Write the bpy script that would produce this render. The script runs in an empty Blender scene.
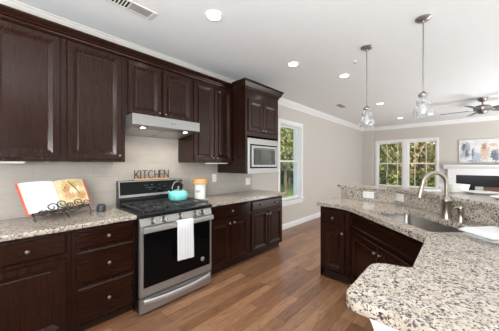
import bpy, bmesh, math, random
from mathutils import Vector, Matrix
random.seed(7)
C = bpy.context.scene.collection
S2 = math.sqrt(2.0)

# ------------------------------------------------------------------ camera
F_PX, YAW = 235.0, math.radians(42.654)
CAMP = (2.83, 0.0, 1.37)
cd = bpy.data.cameras.new('camera')
cam = bpy.data.objects.new('camera', cd); C.objects.link(cam)
cam.location = CAMP
cam.rotation_euler = (math.pi/2, 0, YAW)
cd.sensor_fit = 'HORIZONTAL'; cd.sensor_width = 36.0
cd.lens = 36.0*F_PX/499.0
cd.shift_y = -1.0/499.0
cd.clip_start = 0.02; cd.clip_end = 300
bpy.context.scene.camera = cam

# ------------------------------------------------------------------ exposure
vs = bpy.context.scene.view_settings
vs.view_transform = 'Standard'; vs.look = 'None'; vs.gamma = 1.0; vs.use_curve_mapping = False
vs.exposure = 1.02

# ------------------------------------------------------------------ world, sun, area lights
w = bpy.data.worlds.new('world'); bpy.context.scene.world = w; w.use_nodes = True
nt = w.node_tree
sky = nt.nodes.new('ShaderNodeTexSky'); sky.sky_type = 'NISHITA'; sky.sun_disc = False
sky.sun_elevation = math.radians(38); sky.sun_rotation = math.radians(150)
nt.links.new(sky.outputs[0], nt.nodes['Background'].inputs[0])
nt.nodes['Background'].inputs[1].default_value = 0.17

def sun_light(name, energy, direction, angle=3.0):
    d = bpy.data.lights.new(name, 'SUN'); d.energy = energy; d.angle = math.radians(angle)
    d.color = (1.0, 0.95, 0.86)
    o = bpy.data.objects.new(name, d); C.objects.link(o); o.location = (0, -4, 12)
    o.rotation_euler = Vector(direction).to_track_quat('-Z', 'Y').to_euler(); return o
sun_light('sun', 2.9, (-0.55, 0.62, -0.62))

def area_light(name, loc, direction, sx, sy, power, color=(1, 1, 1)):
    d = bpy.data.lights.new(name, 'AREA'); d.shape = 'RECTANGLE'; d.size = sx; d.size_y = sy
    d.energy = power; d.color = color
    o = bpy.data.objects.new(name, d); C.objects.link(o); o.location = loc
    o.rotation_euler = Vector(direction).to_track_quat('-Z', 'Y').to_euler(); return o
COOL = (0.86, 0.935, 1.0)
area_light('rear_fill_light', (2.6, -1.72, 1.75), (0, 1, 0.02), 1.3, 1.3, 6, COOL)  # unseen fill added behind the camera; the back wall has no window
area_light('side_fill_light', (7.40, -0.9, 1.75), (-1, 0.05, 0.0), 1.4, 1.5, 12, COOL)  # added out-of-view fill, gives the cabinet bevels their highlights
area_light('right_fill_light', (7.40, 5.8, 1.35), (-1, 0, 0.03), 5.4, 2.1, 16, COOL)  # long fill added along the solid right wall, no door there
area_light('bounce_light', (3.0, -1.12, 1.50), (-0.30, 0.50, 1), 2.2, 1.0, 98, COOL)  # unseen upward light added to brighten the near ceiling
area_light('bounce_light_side', (5.9, 2.2, 0.5), (-0.40, 0.05, 1), 2.6, 3.4, 54, COOL)  # second added ceiling fill, right of the island and out of view
area_light('bounce_light_far', (5.6, 6.6, 0.35), (-0.20, 0.0, 1), 3.2, 4.4, 126, COOL)  # added upward fill for the living room ceiling, out of view

# ================================================================== materials
def _mat(name):
    m = bpy.data.materials.new(name); m.use_nodes = True
    return m, m.node_tree, m.node_tree.nodes['Principled BSDF']
def srgb(r, g, b):
    f = lambda c: (c/255/12.92) if c/255 <= 0.04045 else ((c/255+0.055)/1.055)**2.4
    return (f(r), f(g), f(b), 1.0)
def coords(nt, scale=(1, 1, 1), rot=(0, 0, 0), kind='Position'):
    if kind == 'Position':
        g = nt.nodes.new('ShaderNodeNewGeometry'); out = g.outputs['Position']
    else:
        g = nt.nodes.new('ShaderNodeTexCoord'); out = g.outputs[kind]
    mp = nt.nodes.new('ShaderNodeMapping')
    mp.inputs['Scale'].default_value = scale; mp.inputs['Rotation'].default_value = rot
    nt.links.new(out, mp.inputs['Vector']); return mp.outputs[0]
def noise(nt, vec, scale, detail=3, rough=0.5, dist=0.0):
    n = nt.nodes.new('ShaderNodeTexNoise'); n.inputs['Scale'].default_value = scale
    n.inputs['Detail'].default_value = detail; n.inputs['Roughness'].default_value = rough
    n.inputs['Distortion'].default_value = dist
    nt.links.new(vec, n.inputs['Vector']); return n.outputs[0]
def ramp(nt, fac, stops, interp='LINEAR'):
    r = nt.nodes.new('ShaderNodeValToRGB'); r.color_ramp.interpolation = interp
    e = r.color_ramp.elements
    while len(e) < len(stops): e.new(0.5)
    for el, (p, c) in zip(e, stops):
        el.position = p; el.color = c if len(c) == 4 else (*c, 1)
    nt.links.new(fac, r.inputs[0]); return r.outputs[0]
def mix(nt, fac, a, b, mode='MIX'):
    n = nt.nodes.new('ShaderNodeMix'); n.data_type = 'RGBA'; n.blend_type = mode
    if isinstance(fac, (int, float)): n.inputs[0].default_value = fac
    else: nt.links.new(fac, n.inputs[0])
    for i, v in ((6, a), (7, b)):
        if isinstance(v, (tuple, list)): n.inputs[i].default_value = v
        else: nt.links.new(v, n.inputs[i])
    return n.outputs[2]
def bump(nt, b, h, strength=0.2, dist=0.01):
    n = nt.nodes.new('ShaderNodeBump'); n.inputs['Strength'].default_value = strength
    n.inputs['Distance'].default_value = dist
    nt.links.new(h, n.inputs['Height']); nt.links.new(n.outputs[0], b.inputs['Normal'])
def plain(name, col, rough=0.5, metal=0.0, var=0.06, scale=14, spec=0.5, bmp=0.0):
    m, t, b = _mat(name)
    v = coords(t)
    n = noise(t, v, scale, 3)
    dark = tuple(c*(1-var) for c in col[:3])+(1,); light = tuple(min(1, c*(1+var)) for c in col[:3])+(1,)
    t.links.new(ramp(t, n, [(0.3, dark), (0.7, light)]), b.inputs['Base Color'])
    b.inputs['Roughness'].default_value = rough; b.inputs['Metallic'].default_value = metal
    b.inputs['Specular IOR Level'].default_value = spec
    if bmp: bump(t, b, noise(t, v, scale*12, 2), bmp, 0.002)
    return m
def wood_stain(name, c1, c2, rough=0.3, axis='z', spec=0.5):
    m, t, b = _mat(name)
    sc = {'z': (60, 60, 3), 'y': (60, 3, 60), 'x': (3, 60, 60)}[axis]
    n = noise(t, coords(t, sc), 1.0, 4, 0.6)
    t.links.new(ramp(t, n, [(0.25, c1), (0.75, c2)]), b.inputs['Base Color'])
    b.inputs['Roughness'].default_value = rough
    b.inputs['Specular IOR Level'].default_value = spec
    b.inputs['Specular Tint'].default_value = (1.0, 0.90, 0.85, 1)
    return m
def steel(name, col, rough=0.28, axis=(3, 3, 200), metal=1.0):
    m, t, b = _mat(name)
    n = noise(t, coords(t, axis), 1.0, 2)
    d = tuple(c*0.9 for c in col[:3])+(1,)
    t.links.new(ramp(t, n, [(0.3, d), (0.7, col)]), b.inputs['Base Color'])
    b.inputs['Metallic'].default_value = metal
    r = ramp(t, n, [(0.3, (rough*0.85,)*3), (0.7, (rough*1.15,)*3)])
    t.links.new(r, b.inputs['Roughness'])
    return m
def granite(name):
    m, t, b = _mat(name)
    v = coords(t)
    warp = noise(t, v, 40, 2)
    vadd = t.nodes.new('ShaderNodeVectorMath'); vadd.operation = 'MULTIPLY_ADD'
    nz = t.nodes.new('ShaderNodeTexNoise'); nz.inputs['Scale'].default_value = 60; t.links.new(v, nz.inputs['Vector'])
    t.links.new(nz.outputs[1], vadd.inputs[0]); vadd.inputs[1].default_value = (0.012,)*3; t.links.new(v, vadd.inputs[2])
    wv = vadd.outputs[0]
    base = ramp(t, noise(t, wv, 26, 4, 0.6), [(0.30, srgb(172, 160, 146)), (0.46, srgb(188, 176, 160)), (0.62, srgb(202, 192, 179)), (0.8, srgb(178, 162, 145))])
    # mineral grains: cell colour picks the mineral
    vo = t.nodes.new('ShaderNodeTexVoronoi'); vo.inputs['Scale'].default_value = 92; t.links.new(wv, vo.inputs['Vector'])
    sep = t.nodes.new('ShaderNodeSeparateColor'); t.links.new(vo.outputs['Color'], sep.inputs[0])
    cl = noise(t, v, 26, 3)
    a1 = t.nodes.new('ShaderNodeMath'); a1.operation = 'MULTIPLY_ADD'; t.links.new(cl, a1.inputs[0]); a1.inputs[1].default_value = 1.1; t.links.new(sep.outputs[0], a1.inputs[2])
    grey = ramp(t, a1.outputs[0], [(0.0, (0, 0, 0)), (0.0, (0, 0, 0))])
    mr = t.nodes.new('ShaderNodeMapRange'); t.links.new(a1.outputs[0], mr.inputs[0]); mr.inputs[1].default_value = 1.30; mr.inputs[2].default_value = 1.42
    c = mix(t, mr.outputs[0], base, srgb(146, 140, 136))
    mr2 = t.nodes.new('ShaderNodeMapRange'); t.links.new(a1.outputs[0], mr2.inputs[0]); mr2.inputs[1].default_value = 1.45; mr2.inputs[2].default_value = 1.52
    c = mix(t, mr2.outputs[0], c, srgb(66, 61, 60))
    mr3 = t.nodes.new('ShaderNodeMapRange'); t.links.new(sep.outputs[1], mr3.inputs[0]); mr3.inputs[1].default_value = 0.89; mr3.inputs[2].default_value = 0.91
    c = mix(t, mr3.outputs[0], c, srgb(176, 158, 140))
    vo2 = t.nodes.new('ShaderNodeTexVoronoi'); vo2.inputs['Scale'].default_value = 190; t.links.new(wv, vo2.inputs['Vector'])
    sp2 = t.nodes.new('ShaderNodeSeparateColor'); t.links.new(vo2.outputs['Color'], sp2.inputs[0])
    mr4 = t.nodes.new('ShaderNodeMapRange'); t.links.new(sp2.outputs[0], mr4.inputs[0]); mr4.inputs[1].default_value = 0.78; mr4.inputs[2].default_value = 0.82
    c = mix(t, mr4.outputs[0], c, srgb(88, 79, 74))
    t.links.new(c, b.inputs['Base Color'])
    b.inputs['Roughness'].default_value = 0.16
    return m
def floor_wood(name):
    m, t, b = _mat(name)
    g = t.nodes.new('ShaderNodeNewGeometry'); sx = t.nodes.new('ShaderNodeSeparateXYZ'); t.links.new(g.outputs['Position'], sx.inputs[0])
    cx = t.nodes.new('ShaderNodeCombineXYZ'); t.links.new(sx.outputs[1], cx.inputs[0]); t.links.new(sx.outputs[0], cx.inputs[1])
    br = t.nodes.new('ShaderNodeTexBrick'); t.links.new(cx.outputs[0], br.inputs['Vector'])
    br.inputs['Scale'].default_value = 1.0; br.inputs['Brick Width'].default_value = 1.05; br.inputs['Row Height'].default_value = 0.105
    br.inputs['Mortar Size'].default_value = 0.0016; br.inputs['Mortar Smooth'].default_value = 0.3
    br.offset = 0.37; br.offset_frequency = 3
    br.inputs['Color1'].default_value = (0.1, 0.1, 0.1, 1); br.inputs['Color2'].default_value = (0.9, 0.9, 0.9, 1)
    br.inputs['Mortar'].default_value = (0.0, 0.0, 0.0, 1)
    gr = noise(t, coords(t, (22, 3.2, 1)), 1.0, 6, 0.68, 1.4)
    tone = ramp(t, br.outputs['Color'], [(0.0, srgb(74, 49, 34)), (0.10, srgb(122, 87, 63)), (0.5, srgb(148, 109, 81)), (0.9, srgb(170, 129, 98))])
    grain = ramp(t, gr, [(0.28, (0.48, 0.44, 0.41)), (0.46, (0.90, 0.88, 0.87)), (0.70, (1.20, 1.18, 1.16))])
    c = mix(t, 1.0, tone, grain, 'MULTIPLY')
    t.links.new(c, b.inputs['Base Color'])
    t.links.new(ramp(t, gr, [(0.2, (0.34,)*3), (0.8, (0.26,)*3)]), b.inputs['Roughness'])
    bump(t, b, br.outputs['Fac'], -0.25, 0.003)
    return m
def tile_wall(name):
    m, t, b = _mat(name)
    g = t.nodes.new('ShaderNodeNewGeometry'); sx = t.nodes.new('ShaderNodeSeparateXYZ'); t.links.new(g.outputs['Position'], sx.inputs[0])
    cx = t.nodes.new('ShaderNodeCombineXYZ'); t.links.new(sx.outputs[1], cx.inputs[0]); t.links.new(sx.outputs[2], cx.inputs[1])
    br = t.nodes.new('ShaderNodeTexBrick'); t.links.new(cx.outputs[0], br.inputs['Vector'])
    br.inputs['Scale'].default_value = 1; br.inputs['Brick Width'].default_value = 0.46; br.inputs['Row Height'].default_value = 0.155
    br.inputs['Mortar Size'].default_value = 0.0018; br.inputs['Mortar Smooth'].default_value = 0.4
    br.inputs['Color1'].default_value = srgb(174, 165, 154); br.inputs['Color2'].default_value = srgb(181, 172, 161)
    br.inputs['Mortar'].default_value = srgb(162, 152, 142)
    n = noise(t, coords(t, (1, 8, 30)), 1.0, 4, 0.6)
    c = mix(t, 1.0, br.outputs['Color'], ramp(t, n, [(0.3, (0.94, 0.935, 0.93)), (0.7, (1.04, 1.04, 1.04))]), 'MULTIPLY')
    t.links.new(c, b.inputs['Base Color']); b.inputs['Roughness'].default_value = 0.42
    return m
def clear_glass(name, tint=(1, 1, 1, 1), gloss=0.12, rough=0.02, body=0.0):
    m = bpy.data.materials.new(name); m.use_nodes = True; t = m.node_tree; t.nodes.clear()
    out = t.nodes.new('ShaderNodeOutputMaterial'); tr = t.nodes.new('ShaderNodeBsdfTransparent'); tr.inputs[0].default_value = tint
    gl = t.nodes.new('ShaderNodeBsdfGlossy'); gl.inputs['Roughness'].default_value = rough
    lw = t.nodes.new('ShaderNodeLayerWeight'); lw.inputs[0].default_value = 0.35
    mu = t.nodes.new('ShaderNodeMath'); mu.operation = 'MULTIPLY_ADD'; t.links.new(lw.outputs['Facing'], mu.inputs[0]); mu.inputs[1].default_value = gloss*2.2; mu.inputs[2].default_value = gloss*0.25
    mu.use_clamp = True
    mx = t.nodes.new('ShaderNodeMixShader'); t.links.new(mu.outputs[0], mx.inputs[0]); t.links.new(tr.outputs[0], mx.inputs[1]); t.links.new(gl.outputs[0], mx.inputs[2])
    last = mx.outputs[0]
    if body:
        df = t.nodes.new('ShaderNodeBsdfDiffuse'); df.inputs[0].default_value = (0.9, 0.9, 0.9, 1)
        n = noise(t, coords(t), 55, 3)
        rr = ramp(t, n, [(0.4, (0, 0, 0)), (0.75, (body,)*3)])
        m2 = t.nodes.new('ShaderNodeMixShader'); t.links.new(rr, m2.inputs[0]); t.links.new(last, m2.inputs[1]); t.links.new(df.outputs[0], m2.inputs[2]); last = m2.outputs[0]
    t.links.new(last, out.inputs[0]); return m
def emit(name, col, strength):
    m, t, b = _mat(name)
    b.inputs['Base Color'].default_value = col
    b.inputs['Emission Color'].default_value = col; b.inputs['Emission Strength'].default_value = strength
    return m
def leaf(name, cols, scale=1.3):
    m, t, b = _mat(name)
    n = noise(t, coords(t), scale, 4, 0.7)
    k = len(cols)
    t.links.new(ramp(t, n, [(0.28+0.44*i/(k-1), c) for i, c in enumerate(cols)]), b.inputs['Base Color'])
    b.inputs['Roughness'].default_value = 0.7
    return m
def blobs(name, base_stops, nscale, spots, rough=0.6):
    """paint patches: spots = (centre, radii, colour) in metres, edges broken up with noise"""
    m, t, b = _mat(name)
    v = coords(t)
    col = ramp(t, noise(t, v, nscale, 4, 0.6), base_stops)
    nz = t.nodes.new('ShaderNodeTexNoise'); nz.inputs['Scale'].default_value = nscale*4.5; nz.inputs['Detail'].default_value = 4; t.links.new(v, nz.inputs['Vector'])
    for ctr, rad, c in spots:
        s = t.nodes.new('ShaderNodeVectorMath'); s.operation = 'SUBTRACT'; t.links.new(v, s.inputs[0]); s.inputs[1].default_value = ctr
        d = t.nodes.new('ShaderNodeVectorMath'); d.operation = 'DIVIDE'; t.links.new(s.outputs[0], d.inputs[0]); d.inputs[1].default_value = rad
        l = t.nodes.new('ShaderNodeVectorMath'); l.operation = 'LENGTH'; t.links.new(d.outputs[0], l.inputs[0])
        a = t.nodes.new('ShaderNodeMath'); a.operation = 'MULTIPLY_ADD'; t.links.new(nz.outputs[0], a.inputs[0]); a.inputs[1].default_value = 2.4; t.links.new(l.outputs['Value'], a.inputs[2])
        r = t.nodes.new('ShaderNodeMapRange'); t.links.new(a.outputs[0], r.inputs[0]); r.inputs[1].default_value = 2.3; r.inputs[2].default_value = 1.9
        col = mix(t, r.outputs[0], col, c)
    t.links.new(col, b.inputs['Base Color']); b.inputs['Roughness'].default_value = rough
    return m
def stripes(name):
    m, t, b = _mat(name)
    wv = t.nodes.new('ShaderNodeTexWave'); wv.wave_type = 'BANDS'; wv.bands_direction = 'Y'
    wv.inputs['Scale'].default_value = 17; wv.inputs['Distortion'].default_value = 0.3
    t.links.new(coords(t), wv.inputs['Vector'])
    t.links.new(ramp(t, wv.outputs[1], [(0.62, srgb(238, 237, 236)), (0.86, srgb(206, 207, 211))]), b.inputs['Base Color'])
    b.inputs['Roughness'].default_value = 0.9
    return m

M = {}
M['ceil'] = plain('ceiling_paint', srgb(228, 227, 225), 0.9, var=0.01)
M['wall'] = plain('beige_wall_paint', srgb(201, 194, 185), 0.85, var=0.012)
M['white'] = plain('white_trim_paint', srgb(236, 234, 232), 0.45, var=0.01)
M['floor'] = floor_wood('brown_floor_planks')
M['tile'] = tile_wall('beige_wall_tile')
M['cab'] = wood_stain('espresso_stain', srgb(32, 14, 8), srgb(41, 19, 12), 0.20, spec=0.34)
M['cabh'] = wood_stain('espresso_stain_level', srgb(32, 14, 8), srgb(41, 19, 12), 0.20, 'y', 0.34)
M['toe'] = wood_stain('toe_kick_stain', srgb(26, 15, 13), srgb(36, 22, 18), 0.5, 'y')
M['brownstrip'] = wood_stain('brown_strip_stain', srgb(120, 76, 46), srgb(140, 92, 58), 0.4, 'y')
M['granite'] = granite('speckled_granite')
M['steel'] = steel('brushed_steel', (0.46, 0.45, 0.435, 1), 0.34, (2, 2, 160), 0.7)
M['steelh'] = steel('brushed_steel_plate', (0.45, 0.44, 0.425, 1), 0.36, (160, 2, 160), 0.7)
M['sinksteel'] = steel('sink_steel', (0.42, 0.39, 0.36, 1), 0.33, (40, 40, 40))
M['nickel'] = steel('brushed_nickel', (0.44, 0.385, 0.32, 1), 0.32, (30, 30, 30))
M['chrome'] = steel('polished_nickel', (0.62, 0.60, 0.575, 1), 0.2, (20, 20, 20))
M['hood'] = steel('hood_steel', (0.36, 0.35, 0.34, 1), 0.36, (160, 2, 160), 0.75)
M['bar'] = steel('satin_bar', (0.56, 0.55, 0.53, 1), 0.38, (20, 3, 120), 0.55)
M['satin'] = steel('satin_nickel', (0.42, 0.405, 0.39, 1), 0.3, (20, 20, 20))
M['pewter'] = steel('dark_pewter', (0.33, 0.30, 0.28, 1), 0.3, (20, 20, 20))
M['black'] = plain('black_enamel', (0.012, 0.012, 0.013, 1), 0.25)
M['iron'] = plain('cast_iron', (0.045, 0.045, 0.047, 1), 0.36)
M['blackglass'] = plain('black_glass', (0.003, 0.003, 0.0035, 1), 0.07, var=0.0, spec=0.14)
M['microglass'] = plain('smoked_glass', (0.02, 0.021, 0.022, 1), 0.06, var=0.0, spec=1.0)
M['wire'] = plain('black_wire', (0.02, 0.019, 0.018, 1), 0.4)
M['plastic'] = plain('white_plastic', srgb(238, 236, 232), 0.4, var=0.01)
M['dark_slot'] = plain('grey_slot', srgb(120, 118, 114), 0.5)
M['teal'] = plain('turquoise_enamel', srgb(126, 214, 208), 0.18, var=0.02)
M['ceramic'] = plain('white_ceramic', srgb(240, 238, 234), 0.25, var=0.01)
M['lidwood'] = wood_stain('light_wood', srgb(206, 156, 98), srgb(226, 180, 122), 0.5, 'y')
M['cloth'] = plain('white_cloth', srgb(226, 226, 226), 0.95, var=0.015, scale=40, bmp=0.3)
M['stripe'] = stripes('striped_towel')
M['red'] = plain('red_book_cover', srgb(214, 92, 84), 0.5, var=0.04)
M['page'] = plain('book_page', srgb(246, 244, 242), 0.7, var=0.012, scale=60)
M['pagebuff'] = plain('page_edges', srgb(240, 214, 176), 0.7, var=0.05)
M['ink'] = plain('grey_ink', srgb(150, 148, 150), 0.8)
M['glass'] = clear_glass('window_glass', (0.97, 0.98, 0.97, 1), 0.04)
M['shade'] = clear_glass('seeded_glass', (0.95, 0.95, 0.95, 1), 0.24, 0.03, 0.22)
M['lamp'] = emit('lamp_lens', (1, 0.96, 0.90, 1), 6.0)
M['bulb'] = emit('bulb_glow', (0.5, 0.48, 0.46, 1), 0.35)
M['strip'] = emit('strip_lens', (1, 0.97, 0.92, 1), 0.55)
M['digits'] = plain('display_digits', srgb(70, 92, 112), 0.4)
M['dark'] = plain('dark_duct', srgb(58, 54, 50), 0.8)
M['vent'] = plain('vent_enamel', srgb(206, 200, 194), 0.5, var=0.01)
M['slate'] = plain('polished_black_stone', (0.010, 0.010, 0.012, 1), 0.14, var=0.2, scale=20)
M['brown'] = wood_stain('firewood', srgb(84, 62, 50), srgb(128, 98, 80), 0.7, 'x')
M['bark'] = plain('pale_bark', srgb(150, 138, 120), 0.9, var=0.3, scale=3)
M['bark2'] = plain('grey_bark', srgb(98, 88, 74), 0.9, var=0.3, scale=3)
M['birch'] = plain('pale_birch_bark', srgb(160, 150, 132), 0.9, var=0.2, scale=5)
M['fanblade'] = plain('fan_blade', srgb(88, 84, 82), 0.45)

# ================================================================== mesh helpers
class MB:
    def __init__(s): s.v = []; s.f = []
    def face(s, pts):
        i = len(s.v); s.v += [tuple(p) for p in pts]; s.f.append(tuple(range(i, i+len(pts)))); return s
    def box(s, x0, y0, z0, x1, y1, z1):
        i = len(s.v)
        s.v += [(x0, y0, z0), (x1, y0, z0), (x1, y1, z0), (x0, y1, z0), (x0, y0, z1), (x1, y0, z1), (x1, y1, z1), (x0, y1, z1)]
        s.f += [tuple(i+k for k in q) for q in ((3, 2, 1, 0), (4, 5, 6, 7), (0, 1, 5, 4), (1, 2, 6, 5), (2, 3, 7, 6), (3, 0, 4, 7))]; return s
    def fbox(s, F, u0, v0, w0, u1, v1, w1):
        i = len(s.v)
        s.v += [F(*p) for p in ((u0, v0, w0), (u1, v0, w0), (u1, v1, w0), (u0, v1, w0), (u0, v0, w1), (u1, v0, w1), (u1, v1, w1), (u0, v1, w1))]
        s.f += [tuple(i+k for k in q) for q in ((3, 2, 1, 0), (4, 5, 6, 7), (0, 1, 5, 4), (1, 2, 6, 5), (2, 3, 7, 6), (3, 0, 4, 7))]; return s
    def loft(s, rings, cap0=True, cap1=True, closed=True):
        n = len(rings[0]); i = len(s.v)
        for r in rings: s.v += [tuple(p) for p in r]
        for a in range(len(rings)-1):
            for k in range(n if closed else n-1):
                k2 = (k+1) % n
                s.f.append((i+a*n+k, i+a*n+k2, i+(a+1)*n+k2, i+(a+1)*n+k))
        if cap0: s.f.append(tuple(i+k for k in reversed(range(n))))
        if cap1: s.f.append(tuple(i+(len(rings)-1)*n+k for k in range(n)))
        return s
    def panel(s, F, u0, u1, v0, v1, rings):
        s.loft([[F(u0+a, v0+a, w), F(u1-a, v0+a, w), F(u1-a, v1-a, w), F(u0+a, v1-a, w)] for a, w in rings]); return s
    def cyl(s, p0, p1, r0, r1=None, n=16, cap=True):
        r1 = r0 if r1 is None else r1
        p0, p1 = Vector(p0), Vector(p1); d = (p1-p0).normalized()
        a = d.orthogonal().normalized(); b = d.cross(a)
        ring = lambda p, r: [p+(a*math.cos(q)+b*math.sin(q))*r for q in (2*math.pi*k/n for k in range(n))]
        return s.loft([ring(p0, r0), ring(p1, r1)], cap, cap)
    def tube(s, pts, r, n=8, cap=True):
        pts = [Vector(p) for p in pts]; rr = r if isinstance(r, (list, tuple)) else [r]*len(pts)
        t = (pts[1]-pts[0]).normalized(); a = t.orthogonal().normalized(); rings = []
        for i, p in enumerate(pts):
            q = (pts[min(i+1, len(pts)-1)]-pts[max(i-1, 0)]).normalized()
            a = (a-q*a.dot(q)).normalized(); b = q.cross(a)
            rings.append([p+(a*math.cos(h)+b*math.sin(h))*rr[i] for h in (2*math.pi*k/n for k in range(n))])
        return s.loft(rings, cap, cap)
    def lathe(s, c, prof, n=28, axis=(0, 0, 1), cap0=True, cap1=True):
        c = Vector(c); d = Vector(axis).normalized(); a = d.orthogonal().normalized(); b = d.cross(a)
        return s.loft([[c+d*z+(a*math.cos(q)+b*math.sin(q))*max(r, 1e-4) for q in (2*math.pi*k/n for k in range(n))] for r, z in prof], cap0, cap1)
    def prism(s, poly, z0, z1):
        return s.loft([[(x, y, z0) for x, y in poly], [(x, y, z1) for x, y in poly]])
    def prism_hole(s, outer, holes, z0, z1):
        bm = bmesh.new(); es = []
        for loop in [outer]+holes:
            vs_ = [bm.verts.new((x, y, 0)) for x, y in loop]
            es += [bm.edges.new((vs_[k], vs_[(k+1) % len(vs_)])) for k in range(len(vs_))]
        bmesh.ops.triangle_fill(bm, use_beauty=True, use_dissolve=False, edges=es)
        bmesh.ops.recalc_face_normals(bm, faces=bm.faces[:])
        bm.verts.index_update()
        vs_ = [v.co.copy() for v in bm.verts]
        fs = []
        for f in bm.faces:
            q = [v.index for v in f.verts]
            if f.normal.z < 0: q.reverse()
            fs.append(q)
        bm.free()
        i = len(s.v); n = len(vs_)
        s.v += [(p.x, p.y, z1) for p in vs_]+[(p.x, p.y, z0) for p in vs_]
        for q in fs:
            s.f.append(tuple(i+k for k in q)); s.f.append(tuple(i+n+k for k in reversed(q)))
        st = 0
        for loop in [outer]+holes:
            L = len(loop)
            for k in range(L):
                a, b = i+st+k, i+st+(k+1) % L
                s.f.append((a, b, b+n, a+n))
            st += L
        return s
    def build(s, name, mat, parent=None, smooth=None, bevel=0, seg=2, origin=None):
        me = bpy.data.meshes.new(name)
        if parent is None:
            if origin is None:
                xs, ys, zs = zip(*s.v)
                origin = ((min(xs)+max(xs))/2, (min(ys)+max(ys))/2, min(zs))
            o0 = Vector(origin)
        else: o0 = wloc(parent)
        me.from_pydata([Vector(p)-o0 for p in s.v], [], s.f)
        bm = bmesh.new(); bm.from_mesh(me)
        bmesh.ops.remove_doubles(bm, verts=bm.verts[:], dist=1e-5)
        bmesh.ops.recalc_face_normals(bm, faces=bm.faces[:]); bm.to_mesh(me); bm.free()
        me.materials.append(mat)
        if smooth is not None:
            me.polygons.foreach_set('use_smooth', [True]*len(me.polygons))
            me.set_sharp_from_angle(angle=math.radians(smooth))
        o = bpy.data.objects.new(name, me); C.objects.link(o)
        if parent is None: o.location = o0
        else: o.parent = parent
        if bevel:
            md = o.modifiers.new('bevel', 'BEVEL'); md.width = bevel; md.segments = seg; md.limit_method = 'ANGLE'; md.angle_limit = math.radians(35)
        return o
def wloc(o):
    p = Vector((0, 0, 0))
    while o is not None: p = p+o.location; o = o.parent
    return p
def tag(o, label, cat, group=None):
    o['label'] = label; o['category'] = cat
    if group: o['group'] = group
    return o
def thing(name, loc, label, cat, group=None):
    o = bpy.data.objects.new(name, None); o.location = loc; o.empty_display_size = 0.05; C.objects.link(o)
    return tag(o, label, cat, group)
def struct(o): o['kind'] = 'structure'; return o
def round_poly(pts, radii, n=6):
    out = []; L = len(pts)
    for i, p in enumerate(pts):
        r = radii[i]
        if r <= 0: out.append(tuple(p)); continue
        p = Vector(p); a = Vector(pts[i-1]); b = Vector(pts[(i+1) % L])
        da = (a-p).normalized(); db = (b-p).normalized()
        p0 = p+da*r; p1 = p+db*r
        for k in range(n+1):
            t = k/n; q = p0*(1-t)**2+p*2*t*(1-t)+p1*t*t; out.append((q.x, q.y))
    return out
FX = lambda u, v, w: (w, u, v)                         # faces +x : u = y, v = z
def FY(Y): return lambda u, v, w: (u, Y-w, v)          # faces -y : u = x
def FD(N): return lambda u, v, w: ((N-w+u)/S2, (N-w-u)/S2, v)   # faces the diagonal
DOOR = [(0, 0), (0, .015), (.005, .022), (.042, .022), (.045, .0195), (.049, .0195), (.074, .007), (.079, .0055), (.084, .0085), (.088, .0085)]
DRAW = [(0, 0), (0, .010), (.004, .012), (.014, .020)]
def at(rings, w0): return [(a, w0+w) for a, w in rings]

# ================================================================== room shell
CEIL, YF = 2.72, 9.45
struct(MB().box(-.3, -1.9, -.12, 7.6, 9.7, 0).build('floor', M['floor']))
struct(MB().box(-.3, -1.9, CEIL, 7.6, 9.7, CEIL+.15).build('ceiling', M['ceil']))
def wall_holes(name, F, u0, u1, v0, v1, holes, w0, w1, mat):
    us = sorted({u0, u1, *[h[0] for h in holes], *[h[1] for h in holes]})
    m = MB()
    for a, b in zip(us[:-1], us[1:]):
        hs = sorted([h for h in holes if h[0] <= a and h[1] >= b], key=lambda h: h[2])
        z = v0
        for h in hs:
            if h[2] > z: m.fbox(F, a, z, w0, b, h[2], w1)
            z = h[3]
        if z < v1: m.fbox(F, a, z, w0, b, v1, w1)
    return struct(m.build(name, mat))
LW = (3.985, 4.835, .60, 2.245)
wall_holes('wall_left', FX, -1.9, YF+.2, 0, CEIL, [LW], -.2, 0, M['wall'])
FW1 = (.455, 1.245, .60, 2.165); FW2 = (1.375, 2.15, .60, 2.165)
FW3 = (4.85, 5.64, .60, 2.165); FW4 = (5.77, 6.55, .60, 2.165)
wall_holes('wall_far', FY(YF), 0, 7.5, 0, CEIL, [FW1, FW2, FW3, FW4], -.2, 0, M['wall'])
struct(MB().box(7.5, -1.9, 0, 7.7, YF+.2, CEIL).build('wall_right', M['wall']))
struct(MB().box(-.2, -2.0, 0, 7.7, -1.8, CEIL).build('wall_back', M['wall']))
struct(MB().box(0, YF-.16, 0, .34, YF, CEIL).build('wall_corner', M['wall']))
struct(MB().box(0, -1.0, .914, .010, 3.13, 1.41).box(0, .886, 1.41, .010, 1.66, 1.70).build('wall_backsplash', M['tile']))
def crown(name, F, u0, u1, mat=None):
    prof = [(0, CEIL-.115), (.012, CEIL-.115), (.016, CEIL-.098), (.03, CEIL-.085), (.055, CEIL-.05), (.082, CEIL-.03), (.088, CEIL-.012), (.10, CEIL-.010), (.10, CEIL), (0, CEIL)]
    return struct(MB().loft([[F(u, v, w_) for w_, v in prof] for u in (u0, u1)]).build(name, mat or M['white'], smooth=40))
crown('trim_1', FX, 3.10, YF)
crown('trim_4', FX, -1.8, 3.10, M['wall'])
crown('trim_2', FY(YF), .34, 7.5)
crown('trim_3', FY(YF-.16), 0, .40)
def base(name, F, u0, u1):
    prof = [(0, 0), (.016, 0), (.016, .085), (.010, .105), (.004, .112), (0, .112)]
    return struct(MB().loft([[F(u, v, w_) for w_, v in prof] for u in (u0, u1)]).build(name, M['white']))
base('baseboard_left', FX, 3.235, YF-.16); base('baseboard_far', FY(YF), .34, 2.4)

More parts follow.
